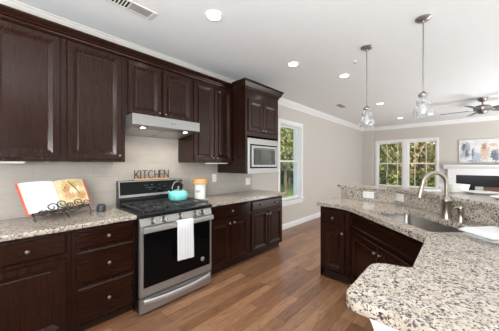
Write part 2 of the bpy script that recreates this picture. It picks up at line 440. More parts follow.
def window(name, F, holes, stool_u, casing):
    """double-hung units in one cased surround; w grows into the room"""
    root = bpy.data.objects.new(name, None); C.objects.link(root); root.location = F(holes[0][0], holes[0][2], 0); struct(root)
    u0, u1 = holes[0][0], holes[-1][1]; v0, v1 = holes[0][2], holes[0][3]; c = casing
    m = MB()
    m.fbox(F, u0-c, v0-.02, 0, u0, v1+c, .02).fbox(F, u1, v0-.02, 0, u1+c, v1+c, .02)
    m.fbox(F, u0, v1, 0, u1, v1+c, .02)
    for a, b in zip(holes[:-1], holes[1:]): m.fbox(F, a[1], v0, 0, b[0], v1, .02)
    m.build('casing', M['white'], root, bevel=.004)
    MB().fbox(F, u0-c-.02, v0-.03, -.12, u1+c+.02, v0, .045).fbox(F, u0-c, v0-.11, 0, u1+c, v0-.03, .018).build('sill', M['white'], root, bevel=.004)
    for h in holes:
        a0, a1, b0, b1 = h; mid = (b0+b1)/2+.02
        j = MB()
        j.fbox(F, a0, b0, -.19, a0+.013, b1, 0).fbox(F, a1-.013, b0, -.19, a1, b1, 0).fbox(F, a0+.013, b1-.025, -.19, a1-.013, b1, 0).fbox(F, a0+.013, b0, -.19, a1-.013, b0+.02, -.02)
        j.build('jamb', M['white'], root)
        for (s0, s1, d) in ((b0+.02, mid+.02, -.055), (mid-.02, b1-.025, -.09)):
            q = MB(); fw = .032
            L, R = a0+.013, a1-.013
            q.fbox(F, L, s0, d-.03, L+fw, s1, d).fbox(F, R-fw, s0, d-.03, R, s1, d).fbox(F, L+fw, s0, d-.03, R-fw, s0+fw, d).fbox(F, L+fw, s1-fw, d-.03, R-fw, s1, d)
            sash = q.build('sash', M['white'], root)
            MB().fbox(F, L+fw, s0+fw, d-.018, R-fw, s1-fw, d-.012).build('pane', M['glass'], sash)
    return root
window('window_1', FX, [LW], 0, .07)
window('window_2', FY(YF), [FW1, FW2], 0, .058)
window('window_3', FY(YF), [FW3, FW4], 0, .058)  # out-of-view twin window added for the microwave glass to reflect

# ================================================================== outdoors
struct(MB().box(-80, -30, -.62, 60, 90, -.6).build('ground', leaf('lawn_grass', [srgb(82, 108, 34), srgb(112, 138, 46), srgb(140, 158, 66)], 2.0)))
LEAVES = {
 'olive': leaf('olive_leaves', [srgb(60, 66, 26), srgb(112, 116, 52), srgb(170, 164, 92)], 2.2),
 'dark': leaf('dark_leaves', [srgb(38, 46, 24), srgb(66, 76, 38), srgb(96, 104, 56)], 2.2),
 'amber': leaf('amber_leaves', [srgb(100, 78, 44), srgb(158, 126, 74), srgb(196, 170, 118)], 2.2),
 'green': leaf('green_leaves', [srgb(70, 88, 40), srgb(112, 130, 66), srgb(168, 176, 116)], 2.2)}
def leaves(c, rx, ry, rz, n, size, rnd):
    m = MB()
    for _ in range(n):
        while True:
            p = Vector((rnd.uniform(-1, 1), rnd.uniform(-1, 1), rnd.uniform(-1, 1)))
            if p.length <= 1: break
        q = Vector((c[0]+p.x*rx, c[1]+p.y*ry, c[2]+p.z*rz))
        a = Vector((rnd.gauss(0, 1), rnd.gauss(0, 1), rnd.gauss(0, 1))).normalized()
        b = a.orthogonal().normalized(); s = size*rnd.uniform(.6, 1.3)
        m.face([q-a*s, q+b*s*.55, q+a*s, q-b*s*.55])
    return m
def tree(x, y, h, tr, kind, label, cz, rx, rz, n, size, group, bark='bark', lean=0):
    rnd = random.Random(int(x*31+y*17))
    t = thing('tree', (x, y, -.6), label, 'tree', group)
    pts = [(x+lean*k/5+rnd.uniform(-.04, .04), y+rnd.uniform(-.04, .04), -.62+h*k/5) for k in range(6)]
    tb = MB().tube(pts, [tr*(1-.13*k) for k in range(6)], 8)
    for k in range(5):
        i = rnd.randint(2, 4); p = Vector(pts[i]); ang = rnd.uniform(0, 6.28)
        tb.tube([p, p+Vector((math.cos(ang)*.5, math.sin(ang)*.5, .5)), p+Vector((math.cos(ang)*1.1, math.sin(ang)*1.1, 1.2))], [tr*.4, tr*.25, tr*.1], 6)
    tb.build('trunk', M[bark], t, smooth=50)
    leaves((x+lean*.6, y, cz), rx, rx, rz, n, size, rnd).build('crown', LEAVES[kind], t)
    return t
WORDS = {'olive': 'olive green', 'dark': 'dark green', 'amber': 'amber autumn', 'green': 'pale green'}
far = [(-1.6, 17.0, 'green', 1.6), (-.2, 15.2, 'olive', 1.3), (-3.4, 19.5, 'olive', 1.9), (-.9, 20.5, 'amber', 2.0), (.9, 16.2, 'amber', 1.4), (1.5, 18.5, 'green', 1.7), (.5, 21.5, 'amber', 2.2), (2.4, 16.5, 'olive', 1.6), (-2.2, 23.5, 'dark', 2.6), (1.2, 25, 'dark', 2.8), (3.0, 21, 'green', 2.2), (-5.0, 25, 'dark', 2.9)]
for i, (x, y, kd, r) in enumerate(far):
    tree(x, y, 6.0, .085+.02*(i % 3), kd, 'slender wood-edge tree with %s leaves, seen through the twin far windows' % WORDS[kd],
         2.3+.5*(i % 2), r, 2.7, int(460*r), .13, 'trees beyond the far windows' if True else None, 'bark' if i % 3 != 1 else 'bark2', .3*((i % 3)-1))
for i, (x, y, h) in enumerate([(-1.1, 13.6, 7), (-.35, 14.6, 7.5), (.35, 13.4, 6.5), (.95, 14.2, 7), (1.55, 13.2, 7.2), (2.15, 14.8, 7), (-2.0, 15.4, 7.4), (1.25, 16.8, 7)]):
    rb_ = random.Random(90+i); t = thing('bare_tree', (x, y, -.6), 'slim pale bare tree trunk standing outside the twin far windows', 'tree', 'bare trunks beyond the far windows')
    ps = [Vector((x+.05*k*rb_.uniform(-1, 1), y, -.62+h*k/6)) for k in range(7)]
    MB().tube(ps, [.027-.003*k for k in range(7)], 7).build('trunk', M['birch'], t, smooth=50)
    bm_ = MB()
    for k in range(2, 7):
        for q in range(2):
            a = rb_.uniform(0, 6.28); p = ps[k]-Vector((0, 0, .2*q)); e1 = p+Vector((math.cos(a)*.4, math.sin(a)*.3, .45)); e2 = e1+Vector((math.cos(a)*.4, math.sin(a)*.3, .7))
            bm_.tube([p, e1, e2], [.012, .009, .004], 5)
    bm_.build('branches', M['birch'], t)
for i, (x, y, kd, r, cz) in enumerate([(-5.6, 12.6, 'olive', 2.0, 3.0), (-7.6, 16.0, 'olive', 2.4, 3.4), (-8.2, 14.0, 'green', 1.7, 2.9), (-11.5, 21.5, 'dark', 3.2, 3.0), (-14.5, 23.5, 'dark', 3.4, 2.8), (-13, 29, 'dark', 4.0, 3.0)]):
    tree(x, y, 5.5, .13, kd, 'yard tree with %s leaves, seen through the window beside the microwave cabinet' % WORDS[kd], cz, r, 1.9, int(900*r), .12, 'trees beyond the side window', 'bark2')
rnd = random.Random(3)
hm = MB()
for k in range(70):
    x = -30+k*.62+rnd.uniform(-.3, .3); y = 33+rnd.uniform(-1.5, 1.5)
    hm.v += []; c_ = leaves((x, y, .6+rnd.uniform(-.3, .6)), 1.6, 1.2, 1.9, 90, .26, rnd)
    o_ = len(hm.v); hm.v += c_.v; hm.f += [tuple(o_+i for i in f) for f in c_.f]
fo = hm.build('woodland', LEAVES['dark']); tag(fo, 'dense dark woodland far behind the trees outside', 'woodland'); fo['kind'] = 'stuff'
for i, (x, y, r) in enumerate([(-9.6, 18.4, .9), (-11.4, 17.2, .95), (-10.6, 20.8, .9)]):
    rr = random.Random(40+i); t = thing('shrub', (x, y, -.6), 'low dark shrub on the lawn, seen through the window beside the microwave cabinet', 'shrub', 'shrubs on the lawn')
    leaves((x, y, .1), r, r, .72, 700, .09, rr).build('foliage', LEAVES['dark'], t)
    MB().tube([(x, y, -.62), (x+.03, y, -.2), (x, y, .3)], [.05, .04, .02], 6).build('stem', M['bark2'], t)

for i, (x, y, r) in enumerate([(-1.9, 14.2, .75), (-.7, 14.9, .8), (.3, 14.6, .7), (1.1, 14.9, .75), (1.9, 14.2, .7), (2.7, 15.2, .8)]):
    rr = random.Random(60+i); t = thing('undergrowth_bush', (x, y, -.6), 'bushy undergrowth at the foot of the trees outside the twin far windows', 'bush', 'undergrowth beyond the far windows')
    leaves((x, y, .15), r, .6, .9, 800, .085, rr).build('foliage', LEAVES['dark' if i % 2 else 'olive'], t)
    MB().tube([(x, y, -.62), (x+.03, y, -.1), (x, y, .4)], [.05, .04, .02], 6).build('stem', M['bark2'], t)

# ================================================================== left run of cabinets
def knob(parent, F, u, v, w, mat=None, r=.0135):
    c = Vector(F(u, v, w)); ax = Vector(F(u, v, w+1))-c
    return MB().lathe(c, [(.006, -.001), (.005, .010), (r, .016), (r*1.03, .021), (r*.75, .027), (.002, .029)], 16, ax).build('knob', mat or M['pewter'], parent, smooth=50)
def upper(label, y0, y1, z0, z1, doors, knobs, depth=.33, zb=None):
    t = thing('wall_cabinet', (0.0, (y0+y1)/2, z0), label, 'cabinet', 'dark upper cabinets along the wall')
    MB().box(.001, y0, z0, depth-.001, y1, z1).build('body', M['cab'], t, bevel=.002)
    for (a, b), k in zip(doors, knobs):
        d = MB().panel(FX, a, b, z0+.022, z1-.045, at(DOOR, depth)).build('door', M['cab'], t)
        if k is not None: knob(d, FX, k, z0+.06, depth+.02, M['pewter'], .011)
    return t
upper('tall two-door dark wood wall cabinet above the open cookbook', -.09, .884, 1.395, 2.47, [(-.045, .372), (.414, .846)], [None, .822])
upper('short two-door dark wood wall cabinet directly above the steel range hood', .886, 1.659, 1.866, 2.47, [(.905, 1.252), (1.272, 1.645)], [1.228, 1.296])
upper('narrow two-door dark wood wall cabinet between range hood and microwave cabinet', 1.661, 2.333, 1.395, 2.47, [(1.684, 1.998), (2.012, 2.312)], [1.974, 2.036])
def cab_crown(u0, u1, d, zt, zb):
    prof = [(d-.02, zb), (d+.010, zb), (d+.016, zb+.008), (d+.010, zb+.016), (d+.014, zb+.026), (d+.030, zb+.034), (d+.034, zb+.042), (d+.056, zt-.026), (d+.060, zt-.020), (d+.070, zt-.016), (d+.070, zt), (d-.02, zt)]
    return prof
pr = cab_crown(0, 0, .33, 2.513, 2.435)
cc = MB().loft([[(a, u, z) for a, z in pr] for u in (-.10, 2.334)]).build('crown_moulding', M['cabh'], smooth=35)
tag(cc, 'long dark crown moulding along the tops of the three wall cabinets', 'moulding')

# microwave cabinet
Y0, Y1, ZB, ZT, DP = 2.335, 3.10, 1.245, 2.47, .60
mc = thing('microwave_cabinet', (0, (Y0+Y1)/2, ZB), 'deep dark wood wall cabinet holding the steel microwave, at the window end', 'cabinet')
b_ = MB()
b_.box(.003, Y0, ZB, DP, Y0+.035, ZT).box(.003, Y1-.022, ZB, DP, Y1, ZT).box(.003, Y0+.035, 1.775, DP, Y1-.022, ZT).box(.003, Y0+.035, ZB, .10, Y1-.022, 1.775)
b_.build('body', M['cab'], mc)
for a, b, k in ((2.392, 2.700, 2.678), (2.716, 3.048, 2.738)):
    d = MB().panel(FX, a, b, 1.838, 2.292, at(DOOR, DP)).build('door', M['cab'], mc)
    knob(d, FX, k, 1.868, DP+.02, M['pewter'], .011)
prf = cab_crown(0, 0, 0, 2.53, 2.41)
rings = []
for (cx_, cy_, sx_, sy_) in ((.405, Y0, 0, -1), (DP, Y0, 1, -1), (DP, Y1, 1, 1), (.002, Y1, 0, 1)):
    rings.append([(cx_+sx_*(a if sx_ else 0), cy_+sy_*a, z) for a, z in prf])
MB().loft(rings).build('crown', M['cabh'], mc, smooth=35)
mw = thing('microwave', (DP, 2.72, 1.25), 'stainless built-in microwave oven in the dark cabinet near the window', 'microwave')
MB().panel(FX, 2.372, 3.076, 1.236, 1.742, [(0, DP+.001), (0, DP+.018), (.004, DP+.022)]).build('trim_frame', M['steelh'], mw)
MB().box(.14, 2.40, 1.26, DP, 3.05, 1.72).build('body', M['dark'], mw)
dr = MB().fbox(FX, 2.412, 1.316, DP+.018, 3.034, 1.658, DP+.026).build('door', M['blackglass'], mw)
MB().panel(FX, 2.434, 3.014, 1.335, 1.638, [(0, DP+.024), (0, DP+.034), (.002, DP+.036), (.03, DP+.036), (.032, DP+.034)]).build('door_frame', M['steelh'], dr)
MB().panel(FX, 2.470, 2.978, 1.366, 1.590, [(0, DP+.033), (0, DP+.0365), (.002, DP+.0375)]).build('window', M['microglass'], dr)
MB().fbox(FX, 2.470, 1.597, DP+.035, 2.978, 1.606, DP+.038).build('control_strip', M['blackglass'], dr)

# base cabinets
def base_cab(label, y0, y1, drawers, doors, split_knobs=1, end=False):
    t = thing('base_cabinet', (.3, (y0+y1)/2, 0), label, 'cabinet', 'dark base cabinets along the wall')
    MB().box(.001, y0, .105, .61, y1, .874).build('body', M['cab'], t, bevel=.002)
    MB().box(.001, y0, 0, .545, y1, .105).build('toe_kick', M['toe'], t)
    MB().loft([[(.545, u, 0), (.562, u, 0), (.560, u, .012), (.545, u, .018)] for u in (y0, y1)]).build('brown_strip', M['brownstrip'], t)
    for (a, b, z0, z1, ks) in drawers:
        d = MB().panel(FX, a, b, z0, z1, at(DRAW, .61)).build('drawer', M['cabh'], t)
        for k in ks: knob(d, FX, k, (z0+z1)/2, .63)
    for (a, b, z0, z1, k) in doors:
        d = MB().panel(FX, a, b, z0, z1, at(DOOR, .61)).build('door', M['cab'], t)
        if k is not None: knob(d, FX, k, z1-.05, .63)
    return t
base_cab('leftmost dark base cabinet, one drawer over a door, below the cookbook', -.12, .398, [(-.085, .368, .700, .852, [.150])], [(-.085, .368, .125, .672, None)])
base_cab('dark base cabinet of three stacked drawers just left of the range', .400, .874, [(.430, .852, .708, .852, [.645]), (.430, .852, .422, .688, [.648]), (.430, .852, .128, .402, [.648])], [])
base_cab('two-door dark base cabinet just right of the range under the canister', 1.688, 2.404, [(1.722, 2.376, .706, .852, [2.06])], [(1.722, 2.040, .125, .680, 2.012), (2.056, 2.376, .125, .680, 2.086)])
base_cab('two-door dark base cabinet with two-knob drawer at the window end', 2.406, 3.20, [(2.440, 3.166, .706, .852, [2.64, 3.0])], [(2.440, 2.792, .125, .680, 2.764), (2.812, 3.166, .125, .680, 2.840)])

def slab(name, poly, z0, z1, label, cat, group=None, holes=(), bev=.012):
    o = MB().prism_hole(poly, list(holes), z0, z1).build(name, M['granite'], bevel=bev, seg=3, smooth=40)
    return tag(o, label, cat, group)
slab('countertop', [(.012, -.14), (.655, -.14), (.655, .873), (.012, .873)], .8745, .914, 'speckled granite countertop left of the range, under the cookbook', 'countertop', 'wall countertops')
slab('countertop', round_poly([(.012, 1.688), (.655, 1.688), (.655, 3.235), (.012, 3.235)], [0, 0, .02, 0]), .8745, .914, 'speckled granite countertop right of the range, running to the window', 'countertop', 'wall countertops')

# ================================================================== range hood
hd = thing('range_hood', (.25, 1.27, 1.70), 'slim stainless range hood under the short cabinet, above the range', 'range hood')
hy0, hy1 = .890, 1.656
MB().loft([[(.012, y, 1.700), (.44, y, 1.757), (.50, y, 1.757), (.50, y, 1.862), (.012, y, 1.864)] for y in (hy0, hy1)]).build('body', M['hood'], hd, bevel=.003)
fb = hd.children[0]
for a, b in ((.93, 1.262), (1.284, 1.616)):
    MB().loft([[(x, y, 1.700+(x-.012)/.428*.057-d) for x in (.05, .36)] for y, d in ((a, .004), (b, .004))], False, False, False).build('filter', M['bar'], hd)
for y in (1.03, 1.52):
    l = MB().lathe((.40, y, 1.7515-.006), [(.045, .008), (.045, .002), (.036, .0), (.034, .003)], 20, cap0=False, cap1=True).build('lamp', M['chrome'], hd, smooth=40)
    MB().lathe((.40, y, 1.745), [(.024, .001), (.024, -.0015)], 20).build('lens', M['lamp'], l)
    ld = bpy.data.lights.new('hood_lamp_light', 'SPOT'); ld.energy = 3.4; ld.spot_size = math.radians(125); ld.spot_blend = .6; ld.shadow_soft_size = .03; ld.color = (1, .93, .83)
    lo = bpy.data.objects.new('hood_lamp_light', ld); C.objects.link(lo); lo.parent = hd; lo.location = Vector((.40, y, 1.738))-hd.location
    lo.rotation_euler = Vector((-.35, 0, -1)).to_track_quat('-Z', 'Y').to_euler()
for y in (1.30, 1.335):
    MB().fbox(FX, y-.009, 1.80, .499, y+.009, 1.818, .504).build('button', M['dark_slot'], hd, bevel=.002)

# ================================================================== gas range
RY0, RY1 = .882, 1.682
rg = thing('gas_range', (.34, 1.28, 0), 'stainless gas range with black oven glass, between the base cabinets', 'range')
MB().box(.02, RY0, .015, .655, RY1, .90).build('body', M['black'], rg, bevel=.003)
for y in (RY0+.05, RY1-.05): MB().cyl((.60, y, 0), (.60, y, .02), .018).build('foot', M['black'], rg)
dr = MB().panel(FX, RY0+.001, RY1-.001, .018, .150, [(0, .655), (0, .682), (.004, .688)]).build('storage_drawer', M['steelh'], rg)
q = []
for k in range(15):
    y = .915+.735*k/14; s = math.sin(math.pi*k/14); q.append((.700+.030*s**.5, y, .118-.012*s))
hm = MB(); hm.loft([[(x-.016, y, z-.020), (x, y, z-.016), (x+.004, y, z), (x, y, z+.020), (x-.010, y, z+.024)] for x, y, z in q]); hm.build('handle', M['bar'], dr, smooth=60)
dv = MB().panel(FX, RY0+.001, RY1-.001, .168, .792, [(0, .655), (0, .688), (.004, .694)]).build('oven_door', M['steelh'], rg)
MB().panel(FX, RY0+.028, RY1-.028, .248, .740, [(0, .692), (0, .6955), (.002, .6965)]).build('oven_glass', M['blackglass'], dv)
hb = MB(); hb.loft([[(.728, y, .752), (.742, y, .757), (.746, y, .778), (.742, y, .800), (.728, y, .806), (.716, y, .800), (.716, y, .757)] for y in (RY0+.012, RY1-.012)])
for y in (RY0+.03, RY1-.03): hb.box(.690, y-.014, .762, .722, y+.014, .795)
hb.build('handle', M['bar'], dv, smooth=50)
lg = MB().lathe((.6955, 1.552, .332), [(.024, 0), (.024, .002), (.020, .0035)], 24, (1, 0, 0)).build('badge', M['bar'], dv, smooth=40)
rr_ = MB()   # a script-like curl inside the round badge
rr_.tube([(.700, 1.552+.011*math.cos(a)*(.5+.08*a), .332+.011*math.sin(a)*(.5+.08*a)) for a in [k*.45 for k in range(14)]], .0014, 5).build('emblem', M['dark_slot'], lg)
pn = MB().loft([[(.655, y, .796), (.690, y, .796), (.694, y, .812), (.6745, y, .8795), (.655, y, .8795)] for y in (RY0+.001, RY1-.001)]).build('control_panel', M['steelh'], rg, bevel=.002)
nrm = Vector((.074, 0, .022)).normalized()
for y in (1.000, 1.108, 1.285, 1.462, 1.556):
    c_ = Vector((.6855, y, .842))
    k = MB().lathe(c_, [(.030, -.002), (.030, .006), (.024, .010), (.0215, .036), (.019, .040), (.002, .041)], 22, nrm).build('knob', M['pewter'], rg, smooth=45)
    up = Vector((-nrm.z, 0, nrm.x)); a = c_+nrm*.038
    MB().loft([[a+Vector((0, s*.004, 0))+up*u+nrm*h for s, u in ((-1, -.02), (1, -.02), (1, .02), (-1, .02))] for h in (0, .010)]).build('grip', M['bar'], k)
# cooktop
MB().box(.10, RY0-.002, .880, .700, RY1+.002, .922).build('cooktop', M['black'], rg, bevel=.008, seg=3)
for x in (.26, .54):
    for y in (1.05, 1.51):
        bn = MB().lathe((x, y, .922), [(.055, 0), (.055, .006), (.042, .012), (.042, .018), (.034, .022), (.0, .022)], 24).build('burner', M['iron'], rg, smooth=40)
bn = MB().lathe((.40, 1.28, .922), [(.05, 0), (.05, .006), (.036, .014), (.036, .019), (.0, .02)], 24).build('burner', M['iron'], rg, smooth=40)
for a, b in ((RY0+.03, RY0+.274), (RY0+.282, RY1-.282), (RY1-.274, RY1-.03)):
    g = MB(); x0, x1, z = .125, .665, .956
    bar = .006
    for y in (a, b-2*bar): g.box(x0, y, z-.014, x1, y+2*bar, z)
    for x in (x0, x1-2*bar, (x0+x1)/2-bar): g.box(x, a, z-.014, x+2*bar, b, z)
    ym = (a+b)/2
    g.box(x0, ym-bar, z-.014, x1, ym+bar, z)
    for xc in (.26, .54):
        for ang in (45, 135, 225, 315):
            ca, sa = math.cos(math.radians(ang)), math.sin(math.radians(ang))
            p0 = (xc+ca*.03, ym+sa*.03, z-.005); p1 = (xc+ca*.115, ym+sa*.115, z-.005)
            g.cyl(p0, p1, .0055, n=6)
    for x in (x0+.01, x1-.01):
        for y in (a+.008, b-.008): g.cyl((x, y, .921), (x, y, z-.01), .007, n=6)
    g.build('grate', M['iron'], rg)
# backguard
bgd = MB().loft([[(.022, y, .90), (.105, y, .90), (.105, y, .985), (.085, y, 1.187), (.022, y, 1.19)] for y in (RY0+.018, RY1-.001)]).build('backguard', M['black'], rg, bevel=.004)
sl = lambda z: .105-(z-.985)/.202*.020
FB = lambda u, v, w: (sl(v)+w, u, v)
tr_ = MB()
tr_.fbox(FB, RY0+.020, 1.008, -.002, RY1-.003, 1.034, .004).fbox(FB, RY0+.020, 1.176, -.002, RY1-.003, 1.185, .004).fbox(FB, RY0+.020, 1.034, -.002, RY0+.030, 1.176, .004).fbox(FB, RY1-.013, 1.034, -.002, RY1-.003, 1.176, .004)
tr_.build('steel_surround', M['steelh'], bgd)
MB().fbox(FB, RY0+.030, 1.034, -.001, RY1-.013, 1.176, .002).build('display_glass', M['blackglass'], bgd)
for (y, z, l) in ((1.17, 1.128, .05), (1.25, 1.128, .03), (1.34, 1.130, .04), (1.19, 1.100, .12), (1.22, 1.078, .04), (1.33, 1.078, .04), (1.40, 1.105, .03)):
    MB().fbox(FB, y, z, .0015, y+l, z+.004, .0026).build('display_mark', M['digits'], bgd)

# towel on the oven handle
tw = MB(); prof = []
for (x, z) in ((.7485, .425), (.7500, .55), (.7510, .70), (.7535, .790), (.7500, .8085), (.737, .8150), (.722, .8115), (.7115, .800), (.7105, .77)): prof.append((x, z))
ys = [1.212+.182*k/10 for k in range(11)]
outer, inner = [], []
for j, (x, z) in enumerate(prof):
    fall = max(0, .8-z)
    outer.append([(x+.0025+.007*math.sin(k*1.7)*fall, y+(fall*.03 if j < 5 else 0)*(1 if k > 5 else .4), z-(.012*k/10 if j == 0 else 0)) for k, y in enumerate(ys)])
for j, row in enumerate(outer): inner.append([(p[0]+.004, p[1], p[2]) if j < 4 else (p[0], p[1], p[2]+.003) for p in row])
i0 = 0
tw.loft(outer, False, False, False); tw.loft(inner, False, False, False)
for a_, b_ in ((outer, inner),):
    tw.loft([a_[0], b_[0]], False, False, False); tw.loft([a_[-1], b_[-1]], False, False, False)
    tw.loft([[r[0] for r in a_], [r[0] for r in b_]], False, False, False); tw.loft([[r[-1] for r in a_], [r[-1] for r in b_]], False, False, False)
two = tw.build('dish_towel', M['stripe'], smooth=60); tag(two, 'white dish towel with thin grey stripes hanging over the oven handle', 'towel')

# kettle
kx, ky, kz = .335, 1.468, .9565
kt = thing('kettle', (kx, ky, kz), 'turquoise enamel kettle with steel handle standing on the range grate', 'kettle')
MB().lathe((kx, ky, kz), [(.090, 0), (.102, .008), (.111, .038), (.109, .070), (.093, .095), (.064, .108), (.048, .112)], 36).build('body', M['teal'], kt, smooth=50)
MB().lathe((kx, ky, kz), [(.052, .109), (.052, .114), (.032, .124), (.010, .127), (.008, .136), (.014, .144), (.012, .154), (.002, .157)], 28).build('lid', M['chrome'], kt, smooth=50)
MB().tube([(kx+.02, ky-.088, kz+.055), (kx+.022, ky-.112, kz+.078), (kx+.024, ky-.128, kz+.098), (kx+.025, ky-.136, kz+.112)], [.022, .018, .014, .012], 12).build('spout', M['teal'], kt, smooth=50)
hp = []
for k in range(13):
    a = math.pi*(.06+.88*k/12); hp.append((kx, ky-.075*math.cos(a)-.005, kz+.092+.125*math.sin(a)**.7))
MB().tube(hp, [.006]*3+[.009]*7+[.006]*3, 10).build('handle', M['pewter'], kt, smooth=50)

# wooden KITCHEN sign on the backguard
sg = thing('word_sign', (.055, 1.285, 1.19), 'black KITCHEN word sign on a pale wood base, standing on the range back', 'sign')
MB().box(.036, 1.065, 1.1905, .074, 1.500, 1.206).build('base', M['lidwood'], sg, bevel=.002)
def strokes(ch, y, wd, z0, h):
    P = lambda a, b: (y+a*wd, z0+b*h)
    L = {'K': [((0, 0), (0, 1)), ((0, .38), (1, 1)), ((.3, .58), (1, 0))], 'I': [((.5, 0), (.5, 1))], 'T': [((.5, 0), (.5, 1)), ((0, 1), (1, 1))],
         'H': [((0, 0), (0, 1)), ((1, 0), (1, 1)), ((0, .5), (1, .5))], 'E': [((0, 0), (0, 1)), ((0, 0), (1, 0)), ((0, .5), (.85, .5)), ((0, 1), (1, 1))],
         'N': [((0, 0), (0, 1)), ((0, 1), (1, 0)), ((1, 0), (1, 1))],
         'C': [((.5+.5*math.cos(math.radians(a)), .5+.5*math.sin(math.radians(a))), (.5+.5*math.cos(math.radians(a+30)), .5+.5*math.sin(math.radians(a+30)))) for a in range(45, 315, 30)]}[ch]
    return [(P(*a), P(*b)) for a, b in L]
lt = MB(); yy = 1.082; wds = {'K': .050, 'I': .010, 'T': .058, 'C': .062, 'H': .052, 'E': .042, 'N': .056}
for ch in 'KITCHEN':
    for (a, b) in strokes(ch, yy, wds[ch], 1.207, .093):
        d = Vector((0, b[0]-a[0], b[1]-a[1])).normalized()*.003; n_ = Vector((0, -d.z, d.y)).normalized()*.0036
        A = Vector((0, a[0], a[1]))-d; B = Vector((0, b[0], b[1]))+d
        lt.loft([[Vector((x, 0, 0))+p for p in (A-n_, B-n_, B+n_, A+n_)] for x in (.050, .060)])
    yy += wds[ch]+.0135
lt.build('lettering', M['wire'], sg)

# canister
cx_, cy_ = .215, 1.862
cn = thing('canister', (cx_, cy_, .914), 'white ceramic canister with wide wooden lid on the counter right of the range', 'canister')
cb = MB().lathe((cx_, cy_, .9142), [(.068, 0), (.072, .006), (.073, .10), (.072, .192), (.066, .198)], 36).build('jar', M['ceramic'], cn, smooth=40)
MB().lathe((cx_, cy_, .9142), [(.060, .196), (.098, .199), (.100, .206), (.100, .262), (.096, .268), (.001, .269)], 36).build('lid', M['lidwood'], cn, smooth=40)
sc_ = []
for k in range(46):
    a = -.62+k*.020; z = 1.02+.016*math.sin(k*.9)*(1 if k % 9 else 1.5)
    th = math.radians(-45)+a*1.0
    sc_.append((cx_+.0735*math.cos(th), cy_+.0735*math.sin(th), z))
MB().tube(sc_, .0016, 5).build('script_mark', M['ink'], cb)

# smart speaker
sp = MB().lathe((.235, .700, .9142), [(.034, 0), (.040, .004), (.041, .040), (.038, .058), (.028, .071), (.012, .077), (.001, .078)], 28).build('speaker', M['iron'], smooth=50)
tag(sp, 'small black dome-topped speaker on the counter between cookbook and range', 'speaker')
# ================================================================== cookbook on its stand
TL, TR, BL, BR = Vector((.13, .114, 1.205)), Vector((.13, .578, 1.226)), Vector((.29, .172, .968)), Vector((.285, .606, 1.006))
nb = (BR-BL).cross(TL-BL).normalized()
if nb.x < 0: nb = -nb
def bk(u, v, w=0): return (BL*(1-u)+BR*u)*(1-v)+(TL*(1-u)+TR*u)*v+nb*w
G = .515
ck = thing('cookbook', tuple((BL+BR)/2), 'open red-covered cookbook propped on the black wire stand', 'book')
def sheet(u0, u1, v0, v1, wf, th, n=12):
    top = [[bk(u0+(u1-u0)*k/n, v, wf((u0+(u1-u0)*k/n))) for k in range(n+1)] for v in (v0, v1)]
    bot = [[bk(u0+(u1-u0)*k/n, v, wf((u0+(u1-u0)*k/n))-th) for k in range(n+1)] for v in (v0, v1)]
    m = MB().loft(top, False, False, False).loft(bot, False, False, False)
    for a, b in ((top[0], bot[0]), (top[1], bot[1]), ([top[0][0], top[1][0]], [bot[0][0], bot[1][0]]), ([top[0][-1], top[1][-1]], [bot[0][-1], bot[1][-1]])): m.loft([a, b], False, False, False)
    return m
sheet(-.004, 1.004, -.015, 1.012, lambda u: 0, .004).build('cover', M['red'], ck)
hump = lambda u: .006+.020*max(0, math.sin(math.pi*min(1, max(0, (u/G if u < G else (1-u)/(1-G))))))**.6
lb = sheet(.030, G-.002, .0, .995, hump, .012).build('page_block', M['pagebuff'], ck, smooth=30)
sheet(.052, G-.004, .002, 1.0, lambda u: hump(u)+.0015, .001).build('left_page', M['page'], lb, smooth=30)
rb = sheet(G+.002, .975, .0, .995, hump, .012).build('page_block', M['pagebuff'], ck, smooth=30)
pc = bk(.76, .55); P_ = lambda u, v: tuple(bk(u, v))
M['food'] = blobs('food_photo', [(.30, srgb(206, 176, 126)), (.5, srgb(222, 198, 150)), (.7, srgb(230, 216, 184))], 18,
    [(P_(.76, .80), (.05, .07, .04), srgb(206, 162, 84)), (P_(.66, .62), (.06, .035, .05), srgb(176, 118, 60)), (P_(.70, .42), (.06, .06, .06), srgb(196, 150, 108)), (P_(.86, .36), (.05, .05, .05), srgb(190, 140, 84)), (P_(.78, .56), (.04, .045, .035), srgb(236, 220, 196))])
sheet(G+.004, .968, .002, 1.0, lambda u: hump(u)+.0015, .001).build('right_page', M['food'], rb, smooth=30)
st = thing('book_stand', (.27, .39, .9145), 'black scrolled wire book stand holding the open cookbook', 'book stand')
wr = .0040
def spiral(c, r, turns, d=1, start=0.0, n=26):
    """in the page plane; c in (u,v)"""
    out = []
    for k in range(n+1):
        t = k/n; a = start+d*turns*2*math.pi*t; q = r*(1-.8*t)
        out.append(bk(c[0]+q*math.cos(a)/.45, c[1]+q*math.sin(a)/.29, .040))
    return out
fl = MB()
ledge = [bk(.07+.86*k/10, -.035, .030) for k in range(11)]
fl.tube(ledge, wr, 6)
fl.tube([bk(.07+.86*k/10, -.030, -.012) for k in range(11)], wr, 6)
for u in (.07, .36, .66, .93): fl.tube([bk(u, -.030, -.012), bk(u, -.034, .010), bk(u, -.030, .036)], wr, 6)
fl.build('ledge', M['wire'], st, smooth=50)
for c, s, d, q in (((.36, .06), .050, 1, 3.4), ((.52, .12), .044, -1, -.3), ((.62, .03), .036, 1, 3.3), ((.78, .10), .042, -1, 0.0), ((.90, .04), .034, 1, 2.9), ((.20, -.06), .03, -1, .4)):
    MB().tube(spiral(c, s, 1.6, d, q), wr, 6).build('scroll', M['wire'], st, smooth=50)
